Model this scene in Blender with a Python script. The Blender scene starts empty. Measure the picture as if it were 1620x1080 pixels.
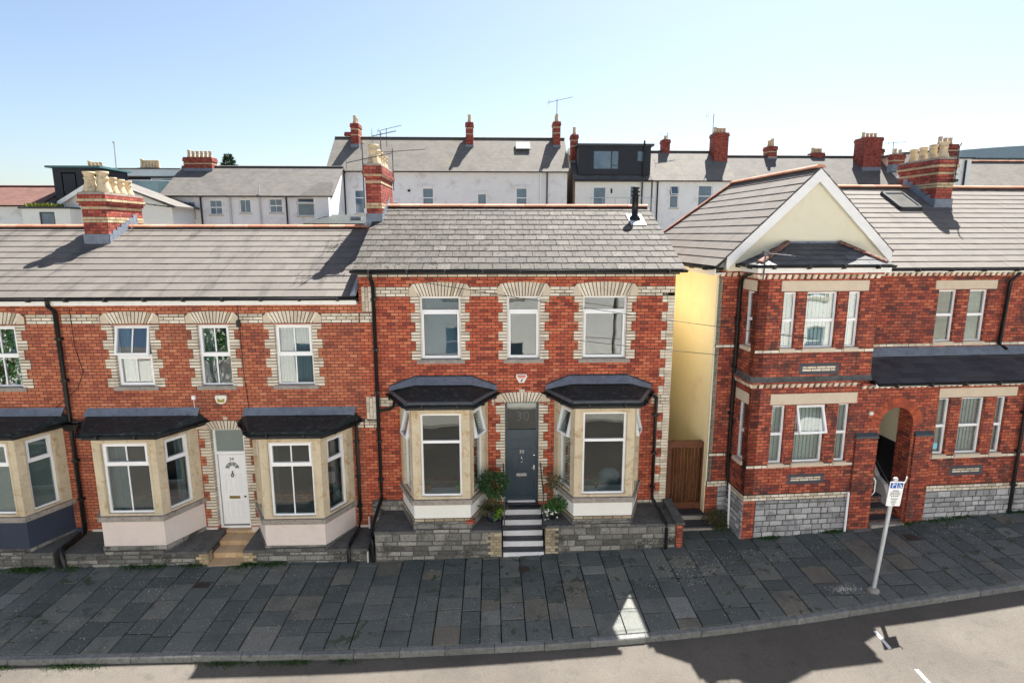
import bpy, bmesh, math, random
from mathutils import Vector, Matrix
random.seed(7)
SC = bpy.context.scene
COL = SC.collection
R = math.radians
# ------------------------------------------------------------------ camera, sky, sun, exposure
cam = bpy.data.cameras.new("camera"); camo = bpy.data.objects.new("camera", cam); COL.objects.link(camo)
camo.location = (0, -14.0, 7.61); camo.rotation_euler = (R(90 - 10.3), 0, R(-2.0))
cam.sensor_width = 36; cam.lens = 36 * 930 / 1620; cam.clip_start = 0.1; cam.clip_end = 5000
SC.camera = camo
SUN_EL, SUN_AZ = 56.5, 29.0
wd = bpy.data.worlds.new("World"); SC.world = wd; wd.use_nodes = True
_n = wd.node_tree; _bg = _n.nodes["Background"]; _sk = _n.nodes.new("ShaderNodeTexSky")
_sk.sky_type = 'NISHITA'; _sk.sun_disc = False; _sk.sun_elevation = R(SUN_EL); _sk.sun_rotation = R(SUN_AZ)
_sk.air_density = 1.0; _sk.dust_density = 1.4; _sk.ozone_density = 1.0; _sk.altitude = 0
_n.links.new(_sk.outputs[0], _bg.inputs[0]); _bg.inputs[1].default_value = 0.05
sun = bpy.data.lights.new("sun", 'SUN'); suno = bpy.data.objects.new("sun", sun); COL.objects.link(suno)
sun.energy = 5.0; sun.angle = R(0.5); sun.color = (1.0, 0.95, 0.88)
suno.rotation_euler = (R(90 - SUN_EL), 0, R(180 - SUN_AZ)); suno.location = (10, 20, 30)
SC.view_settings.view_transform = 'Standard'; SC.view_settings.look = 'None'
SC.view_settings.exposure = 1.84; SC.view_settings.gamma = 1
SC.render.engine = 'CYCLES'
SC.cycles.max_bounces = 8; SC.cycles.diffuse_bounces = 4; SC.cycles.transparent_max_bounces = 12
SC.cycles.sample_clamp_indirect = 4

# ------------------------------------------------------------------ node helper
class NT:
    def __init__(s, name):
        s.m = bpy.data.materials.new(name); s.m.use_nodes = True; s.t = s.m.node_tree
        s.b = s.t.nodes["Principled BSDF"]
    def n(s, typ, ins=None, **kw):
        nd = s.t.nodes.new(typ)
        for k, v in kw.items(): setattr(nd, k, v)
        for k, v in (ins or {}).items(): s.put(nd.inputs[k], v)
        return nd
    def put(s, sock, v):
        if isinstance(v, bpy.types.NodeSocket): s.t.links.new(v, sock)
        else:
            if hasattr(sock.default_value, '__len__') and not isinstance(v, str):
                v = tuple(v); L = len(sock.default_value)
                v = v + (1.0,) * (L - len(v)) if len(v) < L else v[:L]
            sock.default_value = v
    def math(s, op, a, b=0.0, c=0.0):
        nd = s.n("ShaderNodeMath", operation=op); s.put(nd.inputs[0], a); s.put(nd.inputs[1], b); s.put(nd.inputs[2], c); return nd.outputs[0]
    def smooth(s, v, a, b, lo=0.0, hi=1.0):
        nd = s.n("ShaderNodeMapRange", interpolation_type='SMOOTHSTEP')
        for i, x in enumerate((v, a, b, lo, hi)): s.put(nd.inputs[i], x)
        return nd.outputs[0]
    def mix(s, f, a, b, blend='MIX'):
        nd = s.n("ShaderNodeMix", data_type='RGBA', blend_type=blend)
        s.put(nd.inputs[0], f); s.put(nd.inputs[6], a); s.put(nd.inputs[7], b); return nd.outputs[2]
    def noise(s, vec, scale, detail=3.0, rough=0.55, dist=0.0):
        nd = s.n("ShaderNodeTexNoise", {'Scale': scale, 'Detail': detail, 'Roughness': rough, 'Distortion': dist})
        if vec is not None: s.put(nd.inputs['Vector'], vec)
        return nd.outputs[0]
    def ramp(s, f, stops, interp='LINEAR'):
        nd = s.n("ShaderNodeValToRGB"); cr = nd.color_ramp; cr.interpolation = interp
        while len(cr.elements) < len(stops): cr.elements.new(0.5)
        for e, (p, c) in zip(cr.elements, stops): e.position = p; e.color = (*c, 1.0)
        s.put(nd.inputs[0], f); return nd.outputs[0]
    def geo(s): return s.n("ShaderNodeNewGeometry")
    def pos(s): return s.n("ShaderNodeTexCoord").outputs['Object']
    def uv(s): return s.n("ShaderNodeTexCoord").outputs['UV']
    def rnd(s): return s.geo().outputs['Random Per Island']
    def bump(s, h, strength=0.4, dist=0.02):
        nd = s.n("ShaderNodeBump", {'Strength': strength, 'Distance': dist, 'Height': h}); s.put(s.b.inputs['Normal'], nd.outputs[0])
    def fin(s, col, rough=0.8, spec=0.3, metal=0.0):
        s.put(s.b.inputs['Base Color'], col); s.put(s.b.inputs['Roughness'], rough)
        s.put(s.b.inputs['Specular IOR Level'], spec); s.put(s.b.inputs['Metallic'], metal); return s.m

def sc_col(c, k): return tuple(x * k for x in c)
def plain(name, c, rough=0.7, var=0.18, scale=3.0, spec=0.3, metal=0.0, dirt=None, dirt_amt=0.5, bump=0.0, island=0.0):
    """one colour, weathered by two sizes of noise, a few stains of a second colour"""
    k = NT(name); p = k.pos()
    a = k.noise(p, scale, 4); b = k.noise(p, scale * 9, 3)
    f = k.math('ADD', k.math('MULTIPLY', a, 0.65), k.math('MULTIPLY', b, 0.35))
    col = k.ramp(f, [(0.3, sc_col(c, 1 - var)), (0.7, sc_col(c, 1 + var))])
    if island:
        g = k.math('ADD', k.math('MULTIPLY', k.rnd(), island), 1 - island / 2)
        v = k.n("ShaderNodeCombineColor", {0: g, 1: g, 2: g}).outputs[0]
        col = k.mix(1.0, col, v, 'MULTIPLY')
    if dirt:
        d = k.smooth(k.noise(p, scale * 2.3, 6, 0.65, 0.6), 0.5, 0.72)
        col = k.mix(k.math('MULTIPLY', d, dirt_amt), col, dirt)
    if bump: k.bump(b, bump, 0.01)
    return k.fin(col, rough, spec, metal)

def brick(name, stops, w=0.185, h=0.077, mort=(0.040, 0.033, 0.03), joint=0.0085, stain=(0.09, 0.05, 0.04), stain_amt=0.35, stain_scale=0.6, blotch=None, rough=0.75, wob=0.0, bump=0.5, patchy=0.0):
    k = NT(name); uv = k.uv()
    if wob:
        nz = k.n("ShaderNodeTexNoise", {'Scale': 2.5, 'Detail': 2, 'Vector': uv})
        off = k.n("ShaderNodeVectorMath", operation='SUBTRACT'); k.put(off.inputs[0], nz.outputs[1]); off.inputs[1].default_value = (.5, .5, .5)
        sc = k.n("ShaderNodeVectorMath", operation='SCALE'); k.put(sc.inputs[0], off.outputs[0]); sc.inputs['Scale'].default_value = wob
        ad = k.n("ShaderNodeVectorMath", operation='ADD'); k.put(ad.inputs[0], uv); k.put(ad.inputs[1], sc.outputs[0]); uvw = ad.outputs[0]
    else: uvw = uv
    sp = k.n("ShaderNodeSeparateXYZ", {0: uvw})
    v = k.math('DIVIDE', sp.outputs[1], h); row = k.math('FLOOR', v)
    half = k.math('MULTIPLY', k.math('MODULO', k.math('ABSOLUTE', row), 2.0), 0.5)
    u = k.math('ADD', k.math('DIVIDE', sp.outputs[0], w), half); cidx = k.math('FLOOR', u)
    fu = k.math('FRACT', u); fv = k.math('FRACT', v)
    du = k.math('MULTIPLY', k.math('MINIMUM', fu, k.math('SUBTRACT', 1.0, fu)), w)
    dv = k.math('MULTIPLY', k.math('MINIMUM', fv, k.math('SUBTRACT', 1.0, fv)), h)
    d = k.math('MINIMUM', du, dv)
    face = k.smooth(d, joint * 0.55, joint * 1.15)
    wn = k.n("ShaderNodeTexWhiteNoise", noise_dimensions='2D'); k.put(wn.inputs[0], k.n("ShaderNodeCombineXYZ", {0: cidx, 1: row}).outputs[0])
    rv = wn.outputs[0]
    big = k.noise(uv, stain_scale, 4, 0.6)
    if patchy: rv = k.math('ADD', k.math('MULTIPLY', rv, 1 - patchy), k.math('MULTIPLY', k.smooth(k.noise(uv, 1.1, 3), .3, .7), patchy))
    col = k.ramp(rv, stops)
    fine = k.noise(uv, 45.0, 2)
    col = k.mix(1.0, col, k.ramp(fine, [(0.25, (.86, .86, .86)), (0.75, (1.12, 1.12, 1.12))]), 'MULTIPLY')
    st = k.math('MULTIPLY', k.smooth(big, 0.48, 0.75), stain_amt)
    col = k.mix(st, col, stain)
    if blotch:
        b2 = k.smooth(k.noise(uv, 1.6, 5, 0.7, 0.5), blotch[1], blotch[1] + 0.16)
        col = k.mix(k.math('MULTIPLY', b2, blotch[2]), col, blotch[0])
    mp = k.n("ShaderNodeMapping"); k.put(mp.inputs[0], uv); mp.inputs[3].default_value = (3.2, .45, 1)
    col = k.mix(k.math('MULTIPLY', k.smooth(k.noise(mp.outputs[0], 1.0, 5, .65), .5, .78), .38), col, sc_col(stain, .7))
    col = k.mix(k.math('MULTIPLY', k.smooth(k.noise(mp.outputs[0], 1.7, 4, .6), .56, .8), .22), col, (.42, .30, .22))
    col = k.mix(face, mort, col)
    k.bump(face, bump, 0.01)
    return k.fin(col, rough, 0.25)

def island(name, stops, rough=0.8, stain=None, stain_amt=0.4, stain_scale=1.2, fine=0.12, spec=0.3, bump=0.2, specks=None, streak=False):
    """a colour per loose piece (slate, slab, brick), with stains running across the pieces"""
    k = NT(name); p = k.pos()
    col = k.ramp(k.rnd(), stops)
    f = k.noise(p, 30, 3)
    col = k.mix(1.0, col, k.ramp(f, [(0.2, (1 - fine,) * 3), (0.8, (1 + fine,) * 3)]), 'MULTIPLY')
    if stain:
        vec = p
        if streak:
            mp = k.n("ShaderNodeMapping"); k.put(mp.inputs[0], k.uv()); mp.inputs[2].default_value = (0, 0, R(12)); mp.inputs[3].default_value = (2.6, 0.5, 1); vec = mp.outputs[0]
        s1 = k.smooth(k.noise(vec, stain_scale, 5, 0.65), 0.48, 0.72)
        col = k.mix(k.math('MULTIPLY', s1, stain_amt), col, stain)
    for c, sc, lo, hi in (specks or ()):
        a = k.smooth(k.noise(p, sc, 2, 0.5), lo, lo + 0.05)
        b = k.smooth(k.noise(p, sc * 0.05, 2), hi, hi + 0.1)
        col = k.mix(k.math('MULTIPLY', a, b), col, c)
    k.bump(f, bump, 0.006)
    return k.fin(col, rough, spec)

def glassmat(name, tint=(0.75, 0.82, 0.82), refl=0.07, rough=0.0):
    k = NT(name); t = k.t; t.nodes.remove(k.b); out = [n for n in t.nodes if n.type == 'OUTPUT_MATERIAL'][0]
    tr = k.n("ShaderNodeBsdfTransparent", {0: tint}); gl = k.n("ShaderNodeBsdfGlossy", {'Roughness': rough, 'Color': (0.95, 0.97, 1.0)})
    lw = k.n("ShaderNodeLayerWeight", {0: 0.35})
    wob = k.noise(k.pos(), 1.7, 1); bp = k.n("ShaderNodeBump", {'Strength': 0.05, 'Distance': 0.05, 'Height': wob}); k.put(gl.inputs['Normal'], bp.outputs[0])
    f = k.math('ADD', k.math('MULTIPLY', lw.outputs[1], 0.55), refl)
    mx = k.n("ShaderNodeMixShader"); k.put(mx.inputs[0], f); k.put(mx.inputs[1], tr.outputs[0]); k.put(mx.inputs[2], gl.outputs[0])
    k.put(out.inputs[0], mx.outputs[0]); return k.m

M = {}
RED30 = [(0, (.20, .042, .028)), (.15, (.34, .068, .038)), (.5, (.46, .104, .052)), (.85, (.53, .138, .066)), (1, (.57, .19, .10))]
RED29 = [(0, (.21, .06, .042)), (.18, (.34, .092, .054)), (.55, (.46, .138, .07)), (.85, (.52, .18, .092)), (1, (.56, .24, .14))]
REDR = [(0, (.14, .036, .03)), (.25, (.29, .060, .038)), (.7, (.43, .096, .05)), (1, (.51, .145, .075))]
M['brick30'] = brick('red_brick_bright', RED30, stain_amt=.22)
M['brick29'] = brick('red_brick_weathered', RED29, stain=(.13, .06, .045), stain_amt=.45, patchy=.25)
M['brickR'] = brick('red_brick_sooty', REDR, stain=(.09, .05, .045), stain_amt=.35, blotch=((.050, .030, .032), .49, .8))
M['brickC'] = brick('chimney_brick', [(0, (.17, .035, .028)), (.5, (.33, .06, .04)), (1, (.45, .11, .07))], stain_amt=.25)
M['brickstep'] = brick('brown_step_brick', [(0, (.10, .035, .025)), (1, (.22, .08, .05))], mort=(.25, .2, .16))
M['tan_quoin'] = island('buff_brick', [(0, (.26, .21, .14)), (.5, (.37, .31, .21)), (1, (.46, .40, .29))], stain=(.09, .08, .06), stain_amt=.7, stain_scale=4)
M['white_brick'] = island('white_glazed_brick', [(0, (.38, .31, .22)), (.2, (.56, .49, .385)), (.8, (.68, .61, .50)), (1, (.74, .68, .57))], rough=.55, stain=(.24, .19, .14), stain_amt=.5, stain_scale=2.5, fine=.2)
M['mortar_grey'] = plain('grey_mortar', (.085, .08, .072), .95, .2, 6)
M['mortar'] = plain('dark_mortar', (.05, .042, .036), .9)
M['yellow_brick'] = island('yellow_chimney_brick', [(0, (.36, .28, .16)), (1, (.54, .44, .28))], stain=(.1, .08, .05), stain_amt=.4, stain_scale=5)
M['dark_brick'] = island('blue_brick', [(0, (.045, .045, .055)), (1, (.085, .085, .1))])
M['stone_cream'] = plain('cream_stone', (.55, .47, .34), .8, .14, 2.0, dirt=(.36, .22, .10), dirt_amt=.75, bump=.15)
M['stone_lintel'] = plain('lintel_stone', (.56, .48, .38), .8, .08, 4, dirt=(.4, .27, .16), dirt_amt=.25)
M['sill_stone'] = plain('sill_stone', (.30, .27, .24), .85, .25, 5, dirt=(.10, .09, .08), dirt_amt=.8)
M['white_render'] = plain('white_render', (.74, .74, .71), .8, .04, 1.5, dirt=(.55, .54, .5), dirt_amt=.2)
M['pink_render'] = plain('pale_pink_render', (.68, .60, .56), .85, .05, 1.5, dirt=(.4, .35, .32), dirt_amt=.2)
M['navy_render'] = plain('navy_render', (.035, .045, .075), .6, .15, 1.5)
M['cream_render'] = plain('cream_render', (.66, .62, .48), .85, .03, .8, dirt=(.52, .47, .34), dirt_amt=.2)
M['yellow_render'] = plain('yellow_cream_render', (.93, .82, .54), .85, .03, .8, dirt=(.62, .50, .28), dirt_amt=.2)
M['bright_render'] = plain('bounce_white_render', (.84, .82, .77), .8, .03, 1.0, dirt=(.62, .58, .5), dirt_amt=.2)  # whitened for the houses opposite, to bounce more sun
M['grey_render'] = plain('grey_render', (.74, .74, .74), .9, .05, .5, dirt=(.42, .41, .38), dirt_amt=.5)
M['lime_render'] = plain('worn_white_render', (.80, .80, .80), .9, .05, .6, dirt=(.40, .39, .38), dirt_amt=.4)
M['upvc'] = plain('white_upvc', (.80, .81, .83), .35, .02, 2, spec=.5)
M['white_paint'] = plain('white_painted_wood', (.76, .76, .75), .5, .05, 2, dirt=(.5, .48, .43), dirt_amt=.25)
M['black'] = plain('black_gloss_pipe', (.010, .011, .012), .35, .2, 4, spec=.35)
M['grey_pipe'] = plain('grey_pipe', (.55, .55, .56), .5, .1, 4)
M['lead'] = plain('lead_sheet', (.17, .20, .245), .5, .25, 5, spec=.35, dirt=(.07, .08, .095), dirt_amt=.7, bump=.4)
M['felt'] = plain('dark_lead_roof', (.018, .026, .026), .55, .5, 4, spec=.25, dirt=(.12, .125, .12), dirt_amt=.6, bump=.8)
M['lead_edge'] = plain('worn_lead_edge', (.13, .135, .135), .6, .3, 5, dirt=(.05, .05, .05), dirt_amt=.5, bump=.3)
M['paint_black'] = plain('bitumen', (.012, .013, .016), .55, .3, 6)
M['door_blue'] = plain('slate_blue_paint', (.030, .052, .072), .38, .08, 3, spec=.5)
M['chrome'] = plain('chrome', (.7, .7, .7), .2, .05, 3, metal=.9)
M['brass'] = plain('brass', (.30, .21, .07), .35, .1, 3, metal=.6)
M['slate30'] = island('grey_slate', [(0, (0.045, 0.041, 0.035)), (.5, (0.060, 0.054, 0.047)), (.9, (0.075, 0.068, 0.059)), (1, (0.103, 0.094, 0.081))], stain=(0.036, 0.033, 0.030), stain_amt=.45, stain_scale=3.0, specks=(((0.016, 0.015, 0.012), 9, .585, .38), ((0.014, 0.013, 0.010), 24, .575, .40), ((0.206, 0.191, 0.163), 30, .66, .42)), fine=.28)
M['tile29'] = island('grey_concrete_tile', [(0, (0.116, 0.103, 0.092)), (1, (0.136, 0.123, 0.110))], stain=(0.055, 0.050, 0.046), stain_amt=.8, stain_scale=1.0, streak=True, specks=(((0.244, 0.145, 0.041), 4, .62, .60), ((0.029, 0.026, 0.023), 22, .70, .5)))
M['tileR'] = island('pale_concrete_tile', [(0, (0.132, 0.118, 0.104)), (1, (0.151, 0.136, 0.122))], stain=(0.095, 0.084, 0.073), stain_amt=.5, stain_scale=1.0, streak=True, specks=(((0.224, 0.134, 0.050), 5, .70, .6),))
M['bayslate'] = island('dark_blue_slate', [(0, (.03, .034, .042)), (1, (.06, .066, .078))], rough=.5, stain=(.09, .09, .08), stain_amt=.4)
M['ridge'] = island('terracotta_ridge', [(0, (.42, .17, .10)), (.6, (.52, .24, .15)), (1, (.56, .30, .21))], stain=(.2, .12, .08), stain_amt=.35, stain_scale=3)
M['pot'] = plain('buff_chimney_pot', (.56, .45, .29), .8, .15, 3, dirt=(.13, .10, .07), dirt_amt=.75)
M['deck'] = plain('roof_underlay', (.03, .03, .03), .9)
M['rubble'] = brick('limestone_block', [(0, (.13, .128, .12)), (.35, (.20, .197, .185)), (.75, (.27, .262, .245)), (1, (.36, .35, .32))], w=.40, h=.145, mort=(.10, .095, .085), joint=.012, stain=(.05, .052, .045), stain_amt=.85, stain_scale=1.3, blotch=((.026, .027, .025), .47, .85), wob=.11, bump=1.0)
M['rubbleR'] = brick('pale_limestone_block', [(0, (.27, .27, .28)), (.4, (.36, .36, .375)), (1, (.46, .46, .455))], w=.30, h=.135, mort=(.15, .135, .12), joint=.012, stain=(.15, .14, .135), stain_amt=.5, wob=.09, bump=1.0)
M['cap_slab'] = plain('worn_slab', (.10, .10, .095), .85, .35, 4, dirt=(.03, .032, .028), dirt_amt=.8, bump=.5)
M['slate_step'] = plain('slate_tread', (.040, .046, .054), .45, .3, 5, spec=.4)
M['white_step'] = plain('white_painted_riser', (.62, .63, .66), .6, .07, 6, dirt=(.35, .35, .36), dirt_amt=.3)
M['tan_tile'] = island('tan_floor_tile', [(0, (.48, .33, .19)), (1, (.58, .42, .26))], rough=.5, stain=(.3, .2, .12), stain_amt=.3, stain_scale=4)
M['flag'] = island('pennant_flagstone', [(0, (.066, .078, .074)), (.3, (.088, .100, .096)), (.7, (.112, .122, .114)), (.88, (.140, .143, .126)), (.95, (.135, .122, .096)), (1, (.17, .178, .168))], rough=.7, stain=(.055, .064, .062), stain_amt=.6, stain_scale=1.6, fine=.3, bump=.5, specks=(((.5, .48, .42), 42, .665, .44), ((.052, .066, .042), 5, .60, .48)))
M['joint'] = plain('dark_joint', (.010, .012, .010), .95, scale=1.2, dirt=(.03, .055, .016), dirt_amt=.8)
M['kerb'] = plain('granite_kerb', (.15, .155, .152), .75, .3, 7, dirt=(.04, .045, .04), dirt_amt=.75, island=.25, bump=.3)
M['concrete'] = plain('concrete', (.22, .215, .2), .85, .15, 6)
M['steel'] = plain('galvanised_steel', (.50, .53, .55), .4, .08, 6, metal=.35)
M['wood'] = plain('brown_stained_wood', (.105, .038, .017), .6, .35, 2.5, dirt=(.04, .016, .01), dirt_amt=.6, island=.4)
M['terracotta'] = plain('terracotta_pot', (.45, .17, .07), .8, .1)
M['green_pot'] = plain('green_pot', (.22, .33, .06), .5, .1)
M['blue_pot'] = plain('dark_blue_glazed_pot', (.02, .026, .06), .25, .2, 4, spec=.5)
M['black_pot'] = plain('black_pot', (.015, .015, .017), .4, .2, 4)
M['soil'] = plain('soil', (.04, .028, .02), .95)
M['bark'] = plain('bark', (.12, .085, .055), .9, .3, 12)
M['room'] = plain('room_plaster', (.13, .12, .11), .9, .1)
M['dark'] = plain('dark_room', (.03, .03, .032), .9, .2)
M['carpet'] = plain('carpet', (.10, .085, .07), .95)
M['curtain'] = plain('grey_curtain', (.20, .24, .27), .9, .1, 6)
M['blind'] = plain('pale_blind', (.60, .64, .58), .8, .04, 4)
M['roller'] = plain('blue_grey_blind', (.10, .16, .22), .8, .12, 2)
M['slat'] = plain('grey_blind_slat', (.42, .46, .44), .6, .05)
M['frost'] = plain('frosted_glass', (.18, .22, .21), .12, .08, 3, spec=.6)
M['glass'] = glassmat('window_glass')
M['glass_dim'] = glassmat('low_reflection_glass', refl=.03)  # same glass with weaker mirroring, so the panes read darker
M['glass_far'] = plain('far_window_glass', (.10, .15, .20), .05, .4, .8, spec=1.0)
M['glass_blue'] = glassmat('sky_glass', refl=.2)
M['balustrade'] = plain('green_balcony_glass', (.33, .47, .47), .15, .05, spec=.5)
M['clad'] = plain('dark_cladding', (.022, .025, .033), .5, .2, 3)
M['sign_white'] = plain('sign_white', (.78, .80, .82), .4, .02)
M['sign_blue'] = plain('sign_blue', (.02, .10, .38), .4, .03)
M['ink'] = plain('black_lettering', (.02, .02, .022), .6, .05)
M['etched'] = plain('etched_lettering', (.10, .10, .103), .6, .05)
M['red_ink'] = plain('red_lettering', (.55, .03, .03), .5, .05)
M['cream_plastic'] = plain('cream_plastic', (.72, .70, .62), .5, .03)
M['olive_ink'] = plain('olive_emblem', (.28, .26, .05), .5, .1)
M['sticker'] = plain('pale_blue_sticker', (.22, .55, .70), .5, .03)
M['alu'] = plain('dark_aluminium', (.06, .065, .07), .4, .1, metal=.3)
M['aerial'] = plain('aerial_metal', (.10, .10, .105), .4, .1, metal=.5)
M['lamp_white'] = plain('white_line_paint', (.62, .62, .60), .7, .1, 8)
M['iron'] = plain('rusty_iron', (.05, .035, .03), .7, .3, 8)
M['modern'] = plain('grey_blue_cladding', (.10, .13, .15), .4, .1)

def leafmat(name, stops):
    k = NT(name); c = k.ramp(k.rnd(), stops)
    k.put(k.b.inputs['Base Color'], c); k.put(k.b.inputs['Roughness'], .5); k.put(k.b.inputs['Specular IOR Level'], .35)
    return k.m
M['leaf'] = leafmat('bay_leaf', [(0, (.012, .04, .012)), (.6, (.025, .075, .018)), (1, (.05, .12, .03))])
M['leaf2'] = leafmat('bright_leaf', [(0, (.05, .12, .015)), (.7, (.12, .24, .02)), (1, (.3, .42, .03))])
M['leaf3'] = leafmat('dull_leaf', [(0, (.05, .05, .02)), (.5, (.06, .085, .025)), (1, (.12, .08, .05))])
M['leaf4'] = leafmat('mid_leaf', [(0, (.02, .07, .015)), (1, (.07, .19, .04))])
M['weed'] = leafmat('weed', [(0, (.012, .035, .008)), (.6, (.03, .075, .014)), (1, (.06, .13, .025))])
M['petal'] = plain('white_petal', (.75, .75, .72), .7, .05)
M['treeleaf'] = leafmat('conifer_leaf', [(0, (.012, .035, .016)), (1, (.05, .11, .035))])
M['sedum'] = leafmat('sedum', [(0, (.12, .15, .02)), (1, (.28, .30, .05))])

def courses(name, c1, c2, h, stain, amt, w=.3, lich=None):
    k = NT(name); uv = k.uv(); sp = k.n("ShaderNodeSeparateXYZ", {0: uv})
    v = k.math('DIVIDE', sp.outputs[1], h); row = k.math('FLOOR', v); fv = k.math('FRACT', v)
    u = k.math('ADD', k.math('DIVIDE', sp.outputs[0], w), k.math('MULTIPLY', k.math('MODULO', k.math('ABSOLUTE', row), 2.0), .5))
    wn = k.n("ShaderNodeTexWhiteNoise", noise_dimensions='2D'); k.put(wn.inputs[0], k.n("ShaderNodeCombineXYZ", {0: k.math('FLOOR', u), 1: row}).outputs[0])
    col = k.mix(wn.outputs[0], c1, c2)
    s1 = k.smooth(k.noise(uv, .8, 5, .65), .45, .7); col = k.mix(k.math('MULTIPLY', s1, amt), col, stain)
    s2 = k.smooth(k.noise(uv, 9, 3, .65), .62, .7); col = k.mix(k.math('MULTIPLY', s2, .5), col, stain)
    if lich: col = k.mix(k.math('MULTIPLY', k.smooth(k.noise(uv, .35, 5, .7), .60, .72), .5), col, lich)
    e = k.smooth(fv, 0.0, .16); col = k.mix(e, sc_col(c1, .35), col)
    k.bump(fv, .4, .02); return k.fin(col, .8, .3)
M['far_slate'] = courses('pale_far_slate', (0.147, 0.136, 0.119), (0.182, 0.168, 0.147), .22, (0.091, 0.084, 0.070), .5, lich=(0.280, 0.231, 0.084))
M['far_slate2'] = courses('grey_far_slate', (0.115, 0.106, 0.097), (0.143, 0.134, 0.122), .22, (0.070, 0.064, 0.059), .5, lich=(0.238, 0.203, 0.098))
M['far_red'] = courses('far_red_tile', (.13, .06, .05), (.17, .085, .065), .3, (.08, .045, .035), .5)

# asphalt
def asphalt():
    k = NT('worn_asphalt'); p = k.pos()
    a = k.noise(p, .55, 5, .6); b = k.noise(p, 60, 3, .7); c = k.noise(p, 4.0, 5, .7, .4)
    col = k.ramp(a, [(.3, (.070, .063, .054)), (.55, (.092, .083, .071)), (.8, (.110, .100, .086))])
    col = k.mix(1.0, col, k.ramp(b, [(.25, (.6, .6, .6)), (.75, (1.4, 1.4, 1.4))]), 'MULTIPLY')
    col = k.mix(k.math('MULTIPLY', k.smooth(c, .5, .72), .5), col, (.052, .049, .045))
    n2 = k.noise(p, 1.1, 6, .62, .8); crk = k.smooth(k.math('ABSOLUTE', k.math('SUBTRACT', n2, .5)), .0, .006, 1, 0)
    gate = k.smooth(k.noise(p, .35, 2), .5, .62)
    col = k.mix(k.math('MULTIPLY', k.math('MULTIPLY', crk, gate), .5), col, (.032, .03, .028))
    k.bump(b, .35, .01); return k.fin(col, .85, .3)
M['asphalt'] = asphalt()
M['earth'] = plain('garden_ground', (.24, .23, .18), .95, .3, .4)

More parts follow.
